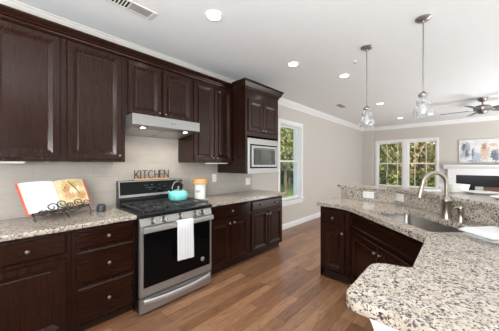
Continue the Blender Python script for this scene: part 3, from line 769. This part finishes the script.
# back easel and feet
bk_ = MB()
for u in (.22, .80):
    b0 = bk(u, -.03, -.014); t0 = bk(u+(.12 if u < .5 else -.12), .98, -.014)
    bk_.tube([b0, (b0*.5+t0*.5), t0], wr, 6)
bk_.tube([bk(.34, .98, -.014), bk(.42, 1.06, -.012), bk(.50, 1.03, -.012), bk(.58, 1.06, -.012), bk(.68, .98, -.014)], wr, 6)
bk_.build('back_frame', M['wire'], st, smooth=50)
for pts in ([bk(.09, -.035, .030), (.36, .21, .935), (.345, .225, .9178)], [bk(.93, -.035, .03), (.345, .592, .955), (.335, .585, .9178)],
            [bk(.50, -.035, .03), (.345, .42, .945), (.350, .43, .9178)], [bk(.50, .55, -.014), (.10, .37, 1.03), (.06, .37, .9178)]):
    MB().tube(pts, wr, 6).build('leg', M['wire'], st, smooth=50)
for pts in ([bk(.22, -.03, .03), bk(.34, -.15, .035), bk(.46, -.19, .035), bk(.56, -.05, .03)], [bk(.52, -.04, .03), bk(.62, -.19, .035), bk(.74, -.17, .035), bk(.86, -.04, .03)]):
    MB().tube(pts, wr, 6).build('scroll', M['wire'], st, smooth=50)
MB().tube([bk(.70, 1.02, .012), bk(.74, .85, .036), bk(.80, .60, .040), bk(.84, .42, .034)], .0026, 6).build('page_holder', M['wire'], st, smooth=50)

# wall plates on the backsplash and the island splash
def plate(F, u, v, w0, wd, ht, label, kind, switches=0, n=1, group=None, name='wall_outlet'):
    c = F(u, v, w0); t = thing(name, c, label, kind, group)
    MB().panel(F, u-wd/2, u+wd/2, v-ht/2, v+ht/2, [(0, w0), (0, w0+.004), (.004, w0+.006)]).build('plate', M['plastic'], t)
    for k in range(n):
        uu = u+(k-(n-1)/2)*wd*.46
        if switches: MB().fbox(F, uu-.016, v-.032, w0+.005, uu+.016, v+.032, w0+.010).build('rocker', M['plastic'], t, bevel=.002)
        else:
            for dv_ in (-.02, .02) if ht > wd*1.2 or n > 1 else (-.0,):
                r_ = MB().panel(F, uu-.015, uu+.015, v+dv_-.014, v+dv_+.014, [(0, w0+.005), (0, w0+.0075), (.003, w0+.008)]).build('socket', M['plastic'], t)
                MB().fbox(F, uu-.007, v+dv_-.004, w0+.0075, uu-.005, v+dv_+.006, w0+.0084).fbox(F, uu+.005, v+dv_-.004, w0+.0075, uu+.007, v+dv_+.006, w0+.0084).build('slots', M['dark_slot'], r_)
    return t
plate(FX, 2.27, 1.165, .010, .075, .118, 'white outlet plate on the tile right of the wood-lidded canister', 'outlet')
plate(FX, 3.02, 1.075, .010, .118, .118, 'white wall switch plate low under the microwave cabinet by the window', 'switch', 1, 2, None, 'wall_switch')

# under-cabinet lights
def strip_light(y0, y1, label):
    t = thing('strip_light', (.27, (y0+y1)/2, 1.375), label, 'strip light', 'under-cabinet strip lights')
    MB().box(.235, y0, 1.383, .300, y1, 1.3945).build('housing', M['vent'], t, bevel=.002)
    MB().box(.240, y0+.01, 1.381, .295, y1-.01, 1.383).build('lens', M['strip'], t)
strip_light(-.07, .165, 'slim white strip light under the wall cabinet above the cookbook')
strip_light(1.92, 2.29, 'slim white strip light under the narrow wall cabinet above the outlet')

# ================================================================== island
def TN(t, n): return ((n+t)/S2, (n-t)/S2)
outer = [(1.48, 2.665), (1.858, 2.628), (2.648, 1.832), (2.655, 1.243), (2.508, 1.212), (2.512, .822), (3.196, .822), (3.196, 2.2325), (2.2325, 3.196), (1.48, 3.196)]
orad = [.03, .16, .035, .03, .075, .055, 0, 0, 0, .03]
hole = round_poly([TN(-.300, 3.285), TN(.475, 3.285), TN(.475, 3.690), TN(-.300, 3.690)], [.05]*4)
slab('island_countertop', round_poly(outer, orad), .872, .914, 'angled speckled granite island countertop around the sink', 'countertop', None, [hole], .014)
# sink
sk = thing('sink', (*TN(.0875, 3.487), .66), 'stainless undermount sink set diagonally into the island countertop', 'sink')
def rr(i, z): return [(x, y, z) for x, y in round_poly([TN(-.300-i, 3.285-i), TN(.475+i, 3.285-i), TN(.475+i, 3.690+i), TN(-.300-i, 3.690+i)], [.05]*4)]
MB().loft([rr(.022, .8715), rr(.003, .8715), rr(-.004, .70), rr(-.02, .675), rr(-.05, .668)], False, True).build('basin', M['sinksteel'], sk, smooth=50)
MB().lathe((*TN(.0875, 3.50), .668), [(.044, .001), (.044, .003), (.036, .004), (.030, .001), (.001, .001)], 24).build('drain', M['chrome'], sk, smooth=40)
# faucet
fx, fy = TN(.078, 3.752)
fc = thing('faucet', (fx, fy, .914), 'tall brushed nickel gooseneck faucet behind the island sink', 'faucet')
MB().lathe((fx, fy, .914), [(.036, 0), (.036, .006), (.033, .014), (.031, .135), (.035, .140), (.037, .152), (.034, .164), (.025, .170), (.020, .186), (.0155, .194)], 28).build('base', M['nickel'], fc, smooth=45)
np_ = [(0, .17), (0, .22)]+[(.105*(1-math.cos(a)), .282+.105*math.sin(a)) for a in [math.pi*k/16 for k in range(17)]]+[(.216, .262)]
sd = Vector((-1, -1, 0)).normalized()
nk = [Vector((fx, fy, .914+z))+sd*q for q, z in np_]
MB().tube(nk, .0155, 14).build('neck', M['nickel'], fc, smooth=60)
e_ = nk[-1]; e2 = e_+Vector((sd.x*.022, sd.y*.022, -.088))
MB().tube([e_+Vector((0, 0, .004)), e_*.5+e2*.5, e2], [.0175, .0195, .021], 16).build('spray_head', M['nickel'], fc, smooth=50)
hd_ = Vector((fx, fy, .914+.11)); sv = Vector((-.7, .7, 0)).normalized()
MB().tube([hd_+sv*.022, hd_+sv*.046], .013, 12).build('handle_hub', M['nickel'], fc, smooth=50)
MB().tube([hd_+sv*.044, hd_+sv*.056+Vector((0, 0, .03)), hd_+sv*.066+Vector((0, 0, .075))], [.007, .006, .0045], 10).build('lever', M['nickel'], fc, smooth=50)
sx_, sy_ = TN(.200, 3.758)
so = thing('soap_dispenser', (sx_, sy_, .914), 'short brushed nickel soap dispenser beside the gooseneck faucet', 'soap dispenser')
MB().lathe((sx_, sy_, .914), [(.027, 0), (.027, .006), (.023, .012), (.021, .075), (.024, .082), (.024, .094), (.014, .100), (.010, .112)], 24).build('body', M['nickel'], so, smooth=45)
MB().lathe((sx_, sy_, 1.012), [(.020, 0), (.022, .004), (.022, .020), (.016, .026), (.001, .027)], 20).build('pump', M['nickel'], so, smooth=45)
MB().tube([(sx_, sy_, 1.024), (sx_-.03, sy_-.03, 1.026), (sx_-.046, sy_-.046, 1.016)], [.008, .007, .006], 10).build('spout', M['nickel'], so, smooth=50)

# splash, knee wall, bar top
sp_poly = [(1.58, 3.2), (2.234, 3.2), (3.2, 2.234), (3.2, .83), (3.222, .83), (3.222, 2.243), (2.243, 3.222), (1.58, 3.222)]
slab('island_splash', sp_poly, .9145, 1.058, 'speckled granite splash standing behind the island sink', 'backsplash', None, (), .002)
kw = [(1.58, 3.2235), (2.2445, 3.2235), (3.2235, 2.2445), (3.2235, .83), (3.34, .83), (3.34, 3.36), (1.58, 3.36)]
struct(MB().prism_hole(kw, [], 0, 1.058).build('wall_knee', M['wall']))
bar = [(1.53, 3.165), (2.2195, 3.165), (3.165, 2.2195), (3.165, .80), (3.62, .80), (3.62, 3.46), (1.53, 3.37)]
slab('bar_countertop', round_poly(bar, [.03, .12, .12, 0, 0, .2, .03]), 1.060, 1.094, 'raised granite bar top behind the sink and faucet', 'countertop', None, (), .010)
# outlets on the splash
FS = FY(3.2)
plate(FS, 1.925, .986, 0, .125, .082, 'wide white double outlet on the granite splash near the bar end', 'outlet', 0, 2)
FSD = FD(3.8395)
plate(FSD, -.622, .992, 0, .118, .086, 'white outlet plate on the angled granite splash behind the sink', 'outlet', 0, 2)

# island cabinets
ic = thing('island_cabinet', (1.68, 2.9, 0), 'narrow dark island cabinet, drawer above door, at the island end', 'cabinet')
MB().box(1.528, 2.70, .105, 1.846, 3.195, .871).build('body', M['cab'], ic, bevel=.002)
MB().box(1.546, 2.738, 0, 1.846, 3.195, .105).build('toe_kick', M['toe'], ic)
MB().box(1.5235, 2.672, 0, 1.87, 2.697, .020).build('brown_strip', M['brownstrip'], ic)  # thin brown strip on the floor ahead of the cabinet face
F2 = FY(2.70)
d = MB().panel(F2, 1.553, 1.822, .668, .822, DRAW).build('drawer', M['cab'], ic); knob(d, F2, 1.687, .747, .02)
d = MB().panel(F2, 1.553, 1.822, .128, .640, DOOR).build('door', M['cab'], ic); knob(d, F2, 1.796, .585, .02)
MB().box(1.523, 2.698, 0, 1.5275, 3.195, .871).build('end_panel', M['cab'], ic)
sc = thing('sink_cabinet', (*TN(0, 3.4), 0), 'dark corner sink base cabinet with two doors under the angled sink', 'cabinet')
ND = 3.215; FDs = FD(ND)
A0, A1 = TN(-.585, ND), TN(.585, ND)
corner0 = (1.848, 2.70); 
scp = [(1.848, 2.70), (1.89, 2.70), TN(-.555, ND), TN(.555, ND), (2.70, 1.85), (2.70, 1.83), (3.19, 1.83), (3.19, 2.22), (2.22, 3.19), (1.848, 3.19)]
def cut(poly, z0, z1, nm, mat, inset=0): return MB().prism_hole(poly, [], z0, z1).build(nm, mat, sc)
cut(scp, .105, .655, 'body', M['cab'])
cut([(1.848, 2.70), (1.89, 2.70), TN(-.555, ND), TN(.555, ND), (2.70, 1.85), (2.70, 1.83), TN(.57, ND+.03), TN(-.57, ND+.03), (1.848, 2.74)], .655, .871, 'face_frame', M['cab'])
cut([TN(-.60, ND+.075), TN(.60, ND+.075), (3.19, 1.83), (3.19, 2.22), (2.22, 3.19), (1.848, 3.19), (1.848, 2.765)], 0, .105, 'toe_kick', M['toe'])
MB().panel(FDs, -.50, .50, .690, .835, [(0, 0), (0, .014), (.005, .020), (.022, .020), (.030, .012), (.036, .012)]).build('false_drawer', M['cab'], sc)
for a, b, k in ((-.50, .012, -.018), (.022, .50, .052)):
    d = MB().panel(FDs, a, b, .128, .662, DOOR).build('door', M['cab'], sc); knob(d, FDs, k, .590, .02)
pc_ = thing('peninsula_cabinet', (2.95, 1.38, 0), 'dark base cabinet under the near end of the island counter', 'cabinet')
F3 = lambda u, v, w: (2.705-w, -u, v)
MB().box(2.705, .935, .105, 3.195, 1.828, .871).build('body', M['cab'], pc_, bevel=.002)
MB().box(2.775, .935, 0, 3.195, 1.828, .105).build('toe_kick', M['toe'], pc_)
d = MB().panel(F3, -1.80, -.96, .690, .845, DRAW).build('drawer', M['cab'], pc_); knob(d, F3, -1.38, .765, .02)
for a, b, k in ((-1.80, -1.388, -1.415), (-1.372, -.96, -1.345)):
    d = MB().panel(F3, a, b, .128, .66, DOOR).build('door', M['cab'], pc_); knob(d, F3, k, .60, .02)
# white end panel with curved bracket under the near overhang
ep = [(2.552, .8705)]+[(2.552+.058*math.sin(a), .8705-.13*(1-math.cos(a))) for a in [math.pi/2*k/8 for k in range(1, 9)]]+[(2.61, 0), (3.196, 0), (3.196, .8705)]
en = thing('island_end_panel', (2.9, .9, 0), 'white painted end panel under the nearest island counter corner', 'panel')
MB().loft([[(x, y, z) for x, z in ep] for y in (.868, .932)]).build('panel', M['white'], en, bevel=.003)
MB().box(2.606, .860, 0, 3.196, .868, .11).build('plinth', M['white'], en, bevel=.002)

# folded towel on the island
tl = thing('folded_towel', (3.03, 2.13, .9145), 'white folded towel lying on the island counter right of the sink', 'towel')
def tow(t0, t1, n0, n1, z0, z1, nm, ph):
    N = 14; top = []; bot = []
    for j in range(9):
        n = n0+(n1-n0)*j/8; rt = []; rb = []
        for k in range(N+1):
            t = t0+(t1-t0)*k/N
            e = min(1, min(k, N-k)/1.6, min(j, 8-j)/1.2)
            x, y = TN(t, n)
            zz = z0+(z1-z0)*(.25+.75*max(0, e)**.5)+.003*math.sin(k*.9+j*.7+ph)*(1 if e > 0 else 0)
            rt.append((x, y, zz)); rb.append((x, y, z0))
        top.append(rt); bot.append(rb)
    m = MB().loft(top, False, False, False).loft(bot, False, False, False)
    for s in (0, -1): m.loft([top[s], bot[s]], False, False, False)
    for s in (0, -1): m.loft([[r[s] for r in top], [r[s] for r in bot]], False, False, False)
    return m.build(nm, M['cloth'], tl, smooth=70)
tow(.505, .70, 3.47, 3.70, .9148, .932, 'lower_fold', 0)
tow(.50, .715, 3.45, 3.70, .938, .966, 'upper_fold', 1.3)

# things on the bar top
ZB_ = 1.0945
bx, by = 2.742, 3.115
bw = thing('serving_bowl', (bx, by, ZB_), 'square white serving bowl on the bar top behind the faucet', 'bowl')
def sq(r, z, q=.012, cx=bx, cy=by):
    a = YAW; ca, sa = math.cos(a), math.sin(a)
    return [(cx+ca*x-sa*y, cy+sa*x+ca*y, z) for x, y in round_poly([(-r, -r), (r, -r), (r, r), (-r, r)], [q]*4, 4)]
MB().loft([sq(.068, ZB_), sq(.074, ZB_+.006), sq(.088, ZB_+.082), sq(.084, ZB_+.082), sq(.070, ZB_+.012), sq(.045, ZB_+.008)]).build('bowl', M['ceramic'], bw, smooth=40)
MB().loft([sq(.040, ZB_+.0085, .01), sq(.05, ZB_+.06, .01), sq(.02, ZB_+.085, .008)]).build('napkin', M['cloth'], bw, smooth=60)
def dish(x, y, r, label):
    o = MB().lathe((x, y, ZB_), [(r*.55, 0), (r*.6, .004), (r*.97, .016), (r, .019), (r*.97, .0205), (r*.62, .009), (.001, .008)], 40).build('plate', M['ceramic'], smooth=50)
    return tag(o, label, 'plate', 'white plates on the bar')
dish(2.93, 3.10, .125, 'white round plate on the bar top just right of the square bowl')
dish(3.055, 2.72, .085, 'small white plate on the bar top at the right edge of the view')
mg = thing('magazine', (2.585, 3.16, ZB_), 'white magazine with pale blue print lying on the bar top left of the bowl', 'magazine')
def quad(c, a, l, w_, z0, z1, nm, mat, par):
    ca, sa = math.cos(a), math.sin(a)
    pts = [(c[0]+ca*x-sa*y, c[1]+sa*x+ca*y) for x, y in ((-l/2, -w_/2), (l/2, -w_/2), (l/2, w_/2), (-l/2, w_/2))]
    return MB().prism(pts, z0, z1).build(nm, mat, par)
pg = quad((2.585, 3.16), .55, .21, .15, ZB_, ZB_+.008, 'pages', M['page'], mg)
M['blueprint'] = plain('pale_blue_print', srgb(150, 172, 206), .6)
for k in range(3): quad((2.575+.01*k, 3.12+.03*k), .55, .13-.02*k, .008, ZB_+.008, ZB_+.0088, 'print_line', M['blueprint'], pg)

# ================================================================== ceiling fixtures
for i, (x, y, lab) in enumerate([(1.15, 1.348, 'round recessed ceiling light nearest the air vent, largest in view'), (1.12, 2.72, 'round recessed ceiling light above the window end of the cabinets'),
        (1.47, 3.60, 'round recessed ceiling light just left of the left pendant rod'), (1.43, 5.78, 'recessed ceiling light between the two pendant shades, nearer one'),
        (1.42, 7.98, 'small recessed ceiling light farthest away near the far window wall')]):
    t = thing('recessed_light', (x, y, CEIL-.012), lab, 'ceiling light', 'recessed ceiling lights')
    MB().lathe((x, y, CEIL), [(.080, -.0005), (.078, -.007), (.062, -.009), (.057, -.004)], 32, cap0=False, cap1=False).build('trim_ring', M['white'], t, smooth=50)
    MB().lathe((x, y, CEIL), [(.060, -.002), (.060, -.006), (.05, -.0075)], 32).build('lens', M['lamp'], t)
    ld = bpy.data.lights.new('recessed_light_lamp', 'SPOT'); ld.energy = 20; ld.spot_size = math.radians(100); ld.spot_blend = .9; ld.shadow_soft_size = .07; ld.color = (1, .93, .84)
    lo = bpy.data.objects.new('recessed_light_lamp', ld); C.objects.link(lo); lo.parent = t; lo.location = Vector((x, y, CEIL-.03))-t.location
def pendant(x, y, label):
    t = thing('pendant_light', (x, y, 1.80), label, 'pendant light', 'glass pendants over the island')
    MB().lathe((x, y, CEIL), [(.064, -.001), (.064, -.012), (.052, -.022), (.014, -.030), (.009, -.04)], 28).build('canopy', M['satin'], t, smooth=45)
    MB().cyl((x, y, CEIL-.03), (x, y, 2.03), .0058, n=10).build('rod', M['satin'], t, smooth=50)
    MB().lathe((x, y, 1.992), [(.032, 0), (.036, .004), (.040, .020), (.032, .034), (.016, .044), (.008, .056)], 24).build('cap', M['satin'], t, smooth=45)
    prof = [(.036, .232), (.040, .218), (.050, .195), (.056, .170), (.052, .150), (.053, .135), (.066, .110), (.078, .075), (.080, .040), (.075, .012), (.072, .0)]
    prof = [(r, z*.82) for r, z in prof]
    MB().lathe((x, y, 1.808), prof+[(r-.003, z) for r, z in reversed(prof)], 36, cap0=False, cap1=False).build('shade', M['shade'], t, smooth=50)
    MB().lathe((x, y, 1.875), [(.001, -.028), (.018, -.022), (.027, 0), (.022, .025), (.013, .045), (.012, .06)], 20).build('bulb', M['bulb'], t, smooth=50)
    MB().cyl((x, y, 1.93), (x, y, 1.998), .014, n=14).build('socket', M['satin'], t, smooth=50)
pendant(1.99, 2.905, 'clear glass pendant light over the left end of the island')
pendant(2.540, 2.680, 'clear glass pendant light over the sink, nearer and larger')

fx_, fy_ = 3.075, 6.70
fan = thing('ceiling_fan', (fx_, fy_, CEIL), 'pewter ceiling fan with dark blades in the living room', 'ceiling fan')
MB().lathe((fx_, fy_, CEIL), [(.085, -.001), (.083, -.02), (.055, -.065), (.03, -.078)], 28).build('canopy', M['pewter'], fan, smooth=45)
MB().cyl((fx_, fy_, CEIL-.07), (fx_, fy_, 2.57), .014, n=12).build('downrod', M['pewter'], fan, smooth=50)
MB().lathe((fx_, fy_, 2.40), [(.001, 0), (.06, .004), (.085, .03), (.088, .05), (.135, .065), (.140, .125), (.110, .158), (.04, .175)], 32).build('motor', M['pewter'], fan, smooth=45)
for k in range(5):
    a = math.radians(178+72*k); ca, sa = math.cos(a), math.sin(a)
    def bp(r, s, z): return (fx_+ca*r-sa*s, fy_+sa*r+ca*s, z)
    zt = lambda s: 2.475-s*.22
    bl = MB().loft([[bp(r, s, zt(s)+d) for s, d in ((-w_, 0), (w_, 0), (w_, .007), (-w_, .007))] for r, w_ in ((.20, .045), (.26, .056), (.55, .066), (.64, .062), (.67, .040))]).build('blade', M['fanblade'], fan)
    MB().loft([[bp(r, s, zt(s)-.004+d) for s, d in ((-w_, 0), (w_, 0), (w_, .004), (-w_, .004))] for r, w_ in ((.10, .018), (.18, .016), (.22, .034), (.28, .03))]).build('blade_bracket', M['pewter'], bl)

vt = thing('air_vent', (.735, .72, CEIL), 'rectangular ceiling air vent above the upper cabinets', 'air vent')
vf = MB(); X0, X1, V0, V1 = .668, .802, .40, .985
vf.box(X0, V0, CEIL-.009, X0+.014, V1, CEIL-.0005).box(X1-.014, V0, CEIL-.009, X1, V1, CEIL-.0005).box(X0+.014, V0, CEIL-.009, X1-.014, V0+.016, CEIL-.0005).box(X0+.014, V1-.030, CEIL-.009, X1-.014, V1, CEIL-.0005).box(X0+.014, .768, CEIL-.009, X1-.014, .782, CEIL-.0005)
vf.build('frame', M['vent'], vt)
MB().box(X0+.012, V0+.012, CEIL-.002, X1-.012, .775, CEIL-.0003).build('duct', M['dark'], vt)
MB().box(X0+.012, .775, CEIL-.002, X1-.012, V1-.012, CEIL-.0003).build('duct', plain('grey_duct', srgb(190, 185, 180), .8), vt)
for a, b, tl_ in ((V0+.02, .766, 1), (.786, V1-.032, -1)):
    n_ = 14
    for k in range(n_):
        y = a+(b-a)*k/n_
        MB().loft([[(x, y, CEIL-.0025), (x, y+.0015, CEIL-.0025), (x, y+.0015+.005*tl_, CEIL-.008), (x, y+.005*tl_, CEIL-.008)] for x in (X0+.014, X1-.014)]).build('louver', M['vent'], vt)
v2 = thing('slot_vent', (.715, 5.4, CEIL), 'small grey slot vent in the ceiling near the crown moulding', 'air vent')
MB().box(.665, 5.24, CEIL-.012, .765, 5.56, CEIL-.0005).build('frame', plain('grey_vent', srgb(150, 144, 140), .5), v2, bevel=.002)
for k in range(4): MB().box(.68+.02*k, 5.255, CEIL-.015, .688+.02*k, 5.545, CEIL-.012).build('louver', M['dark_slot'], v2)
sk_ = thing('sprinkler_head', (1.765, 3.187, CEIL), 'tiny white sprinkler head on the ceiling left of the left pendant', 'sprinkler')
MB().lathe((1.765, 3.187, CEIL), [(.030, -.0005), (.028, -.005), (.010, -.007), (.008, -.022)], 20).build('escutcheon', M['white'], sk_, smooth=40)
MB().lathe((1.765, 3.187, CEIL-.03), [(.001, 0), (.014, .001), (.014, .003), (.001, .008)], 16).build('deflector', M['dark_slot'], sk_, smooth=40)

# ================================================================== fireplace and painting
fp = thing('fireplace', (3.45, YF, 0), 'white mantel fireplace with polished black surround on the far wall', 'fireplace')
W0, W1 = 2.42, 4.55
FF = FY(YF)
bd = MB()
bd.fbox(FF, W0, 0, .001, W0+.19, 1.06, .09).fbox(FF, W1-.19, 0, .001, W1, 1.06, .09).fbox(FF, W0, 1.06, .001, W1, 1.235, .09)
bd.build('surround', M['white'], fp, bevel=.004)
pl = MB()
for a in (W0+.03, W1-.16): pl.panel(FF, a, a+.13, .2, 1.02, [(0, .089), (0, .094), (.012, .099), (.03, .099)])
pl.fbox(FF, W0-.012, 0, .001, W0+.20, .16, .105).fbox(FF, W1-.20, 0, .001, W1+.012, .16, .105)
pl.build('pilaster_panels', M['white'], fp)
shp = [(0, 1.235), (.10, 1.235), (.11, 1.26), (.14, 1.285), (.175, 1.30), (.18, 1.318), (.215, 1.322), (.215, 1.358), (0, 1.358)]
MB().loft([[FF(u, v, w_) for w_, v in shp] for u in (W0-.10, W1+.10)]).build('mantel_shelf', M['white'], fp, bevel=.003)
MB().fbox(FF, W0+.19, 0, .002, 3.02, 1.06, .05).fbox(FF, 4.0, 0, .002, W1-.19, 1.06, .05).fbox(FF, 3.02, .735, .002, 4.0, 1.06, .05).build('stone_surround', M['slate'], fp)
MB().fbox(FF, 3.02, .06, .003, 4.0, .735, .012).build('firebox', M['iron'], fp)
MB().fbox(FF, 3.02, .06, .012, 3.19, .735, .06).fbox(FF, 3.83, .06, .012, 4.0, .735, .06).fbox(FF, 3.19, .06, .012, 3.83, .14, .06).build('insert_frame', M['steel'], fp)
MB().fbox(FF, 3.19, .14, .012, 3.83, .735, .035).build('insert_back', M['brown'], fp)
for k in range(3):
    MB().cyl((3.25+.06*k, YF-.07-.02*(k % 2), .22+.07*(k == 1)), (3.72+.03*k, YF-.08, .24+.07*(k == 1)), .038, .034, 12).build('log', M['brown'], fp, smooth=50)
MB().fbox(FF, 2.5, 0, .11, 4.5, .04, .50).build('hearth', M['slate'], fp)

PX = lambda px, py: (2.83+(-.6775+.7355*(px-249.5)/235)*(9.42/(.7355+.6775*(px-249.5)/235)), 9.42, 1.37-(py-164.5)/235*(9.42/(.7355+.6775*(px-249.5)/235)))
def pt(x, z): return (x, 9.42, z)
gry, blu, org, dk = srgb(160, 162, 166), srgb(176, 184, 200), srgb(208, 184, 162), srgb(104, 112, 124)
M['art'] = blobs('abstract_paint', [(.30, srgb(196, 194, 194)), (.5, srgb(222, 219, 216)), (.7, srgb(232, 229, 226))], 5,
    [(pt(2.83, 1.88), (.09, .3, .16), gry), (pt(2.80, 1.66), (.12, .3, .12), srgb(172, 176, 186)), (pt(2.78, 1.90), (.05, .3, .10), dk), (pt(2.85, 1.70), (.04, .3, .12), dk), (pt(2.98, 1.62), (.035, .3, .20), srgb(112, 118, 126)),
     (pt(3.08, 1.60), (.12, .3, .13), blu), (pt(3.22, 1.72), (.10, .3, .24), org), (pt(3.20, 1.86), (.05, .3, .09), srgb(176, 140, 112)), (pt(3.43, 1.62), (.09, .3, .17), dk), (pt(3.38, 1.92), (.08, .3, .06), srgb(214, 188, 162)), (pt(3.60, 1.66), (.14, .3, .16), blu), (pt(3.72, 1.85), (.10, .3, .12), gry), (pt(3.88, 1.62), (.08, .3, .2), org), (pt(4.02, 1.78), (.09, .3, .16), dk), (pt(3.00, 1.48), (.14, .3, .04), srgb(166, 172, 178))])
ar = thing('painting', (3.42, YF-.02, 1.43), 'wide pale abstract painting with blue and orange patches above the mantel', 'painting')
cv = MB().fbox(FF, 2.672, 1.425, .002, 4.17, 2.095, .038).build('canvas', M['art'], ar, bevel=.003)
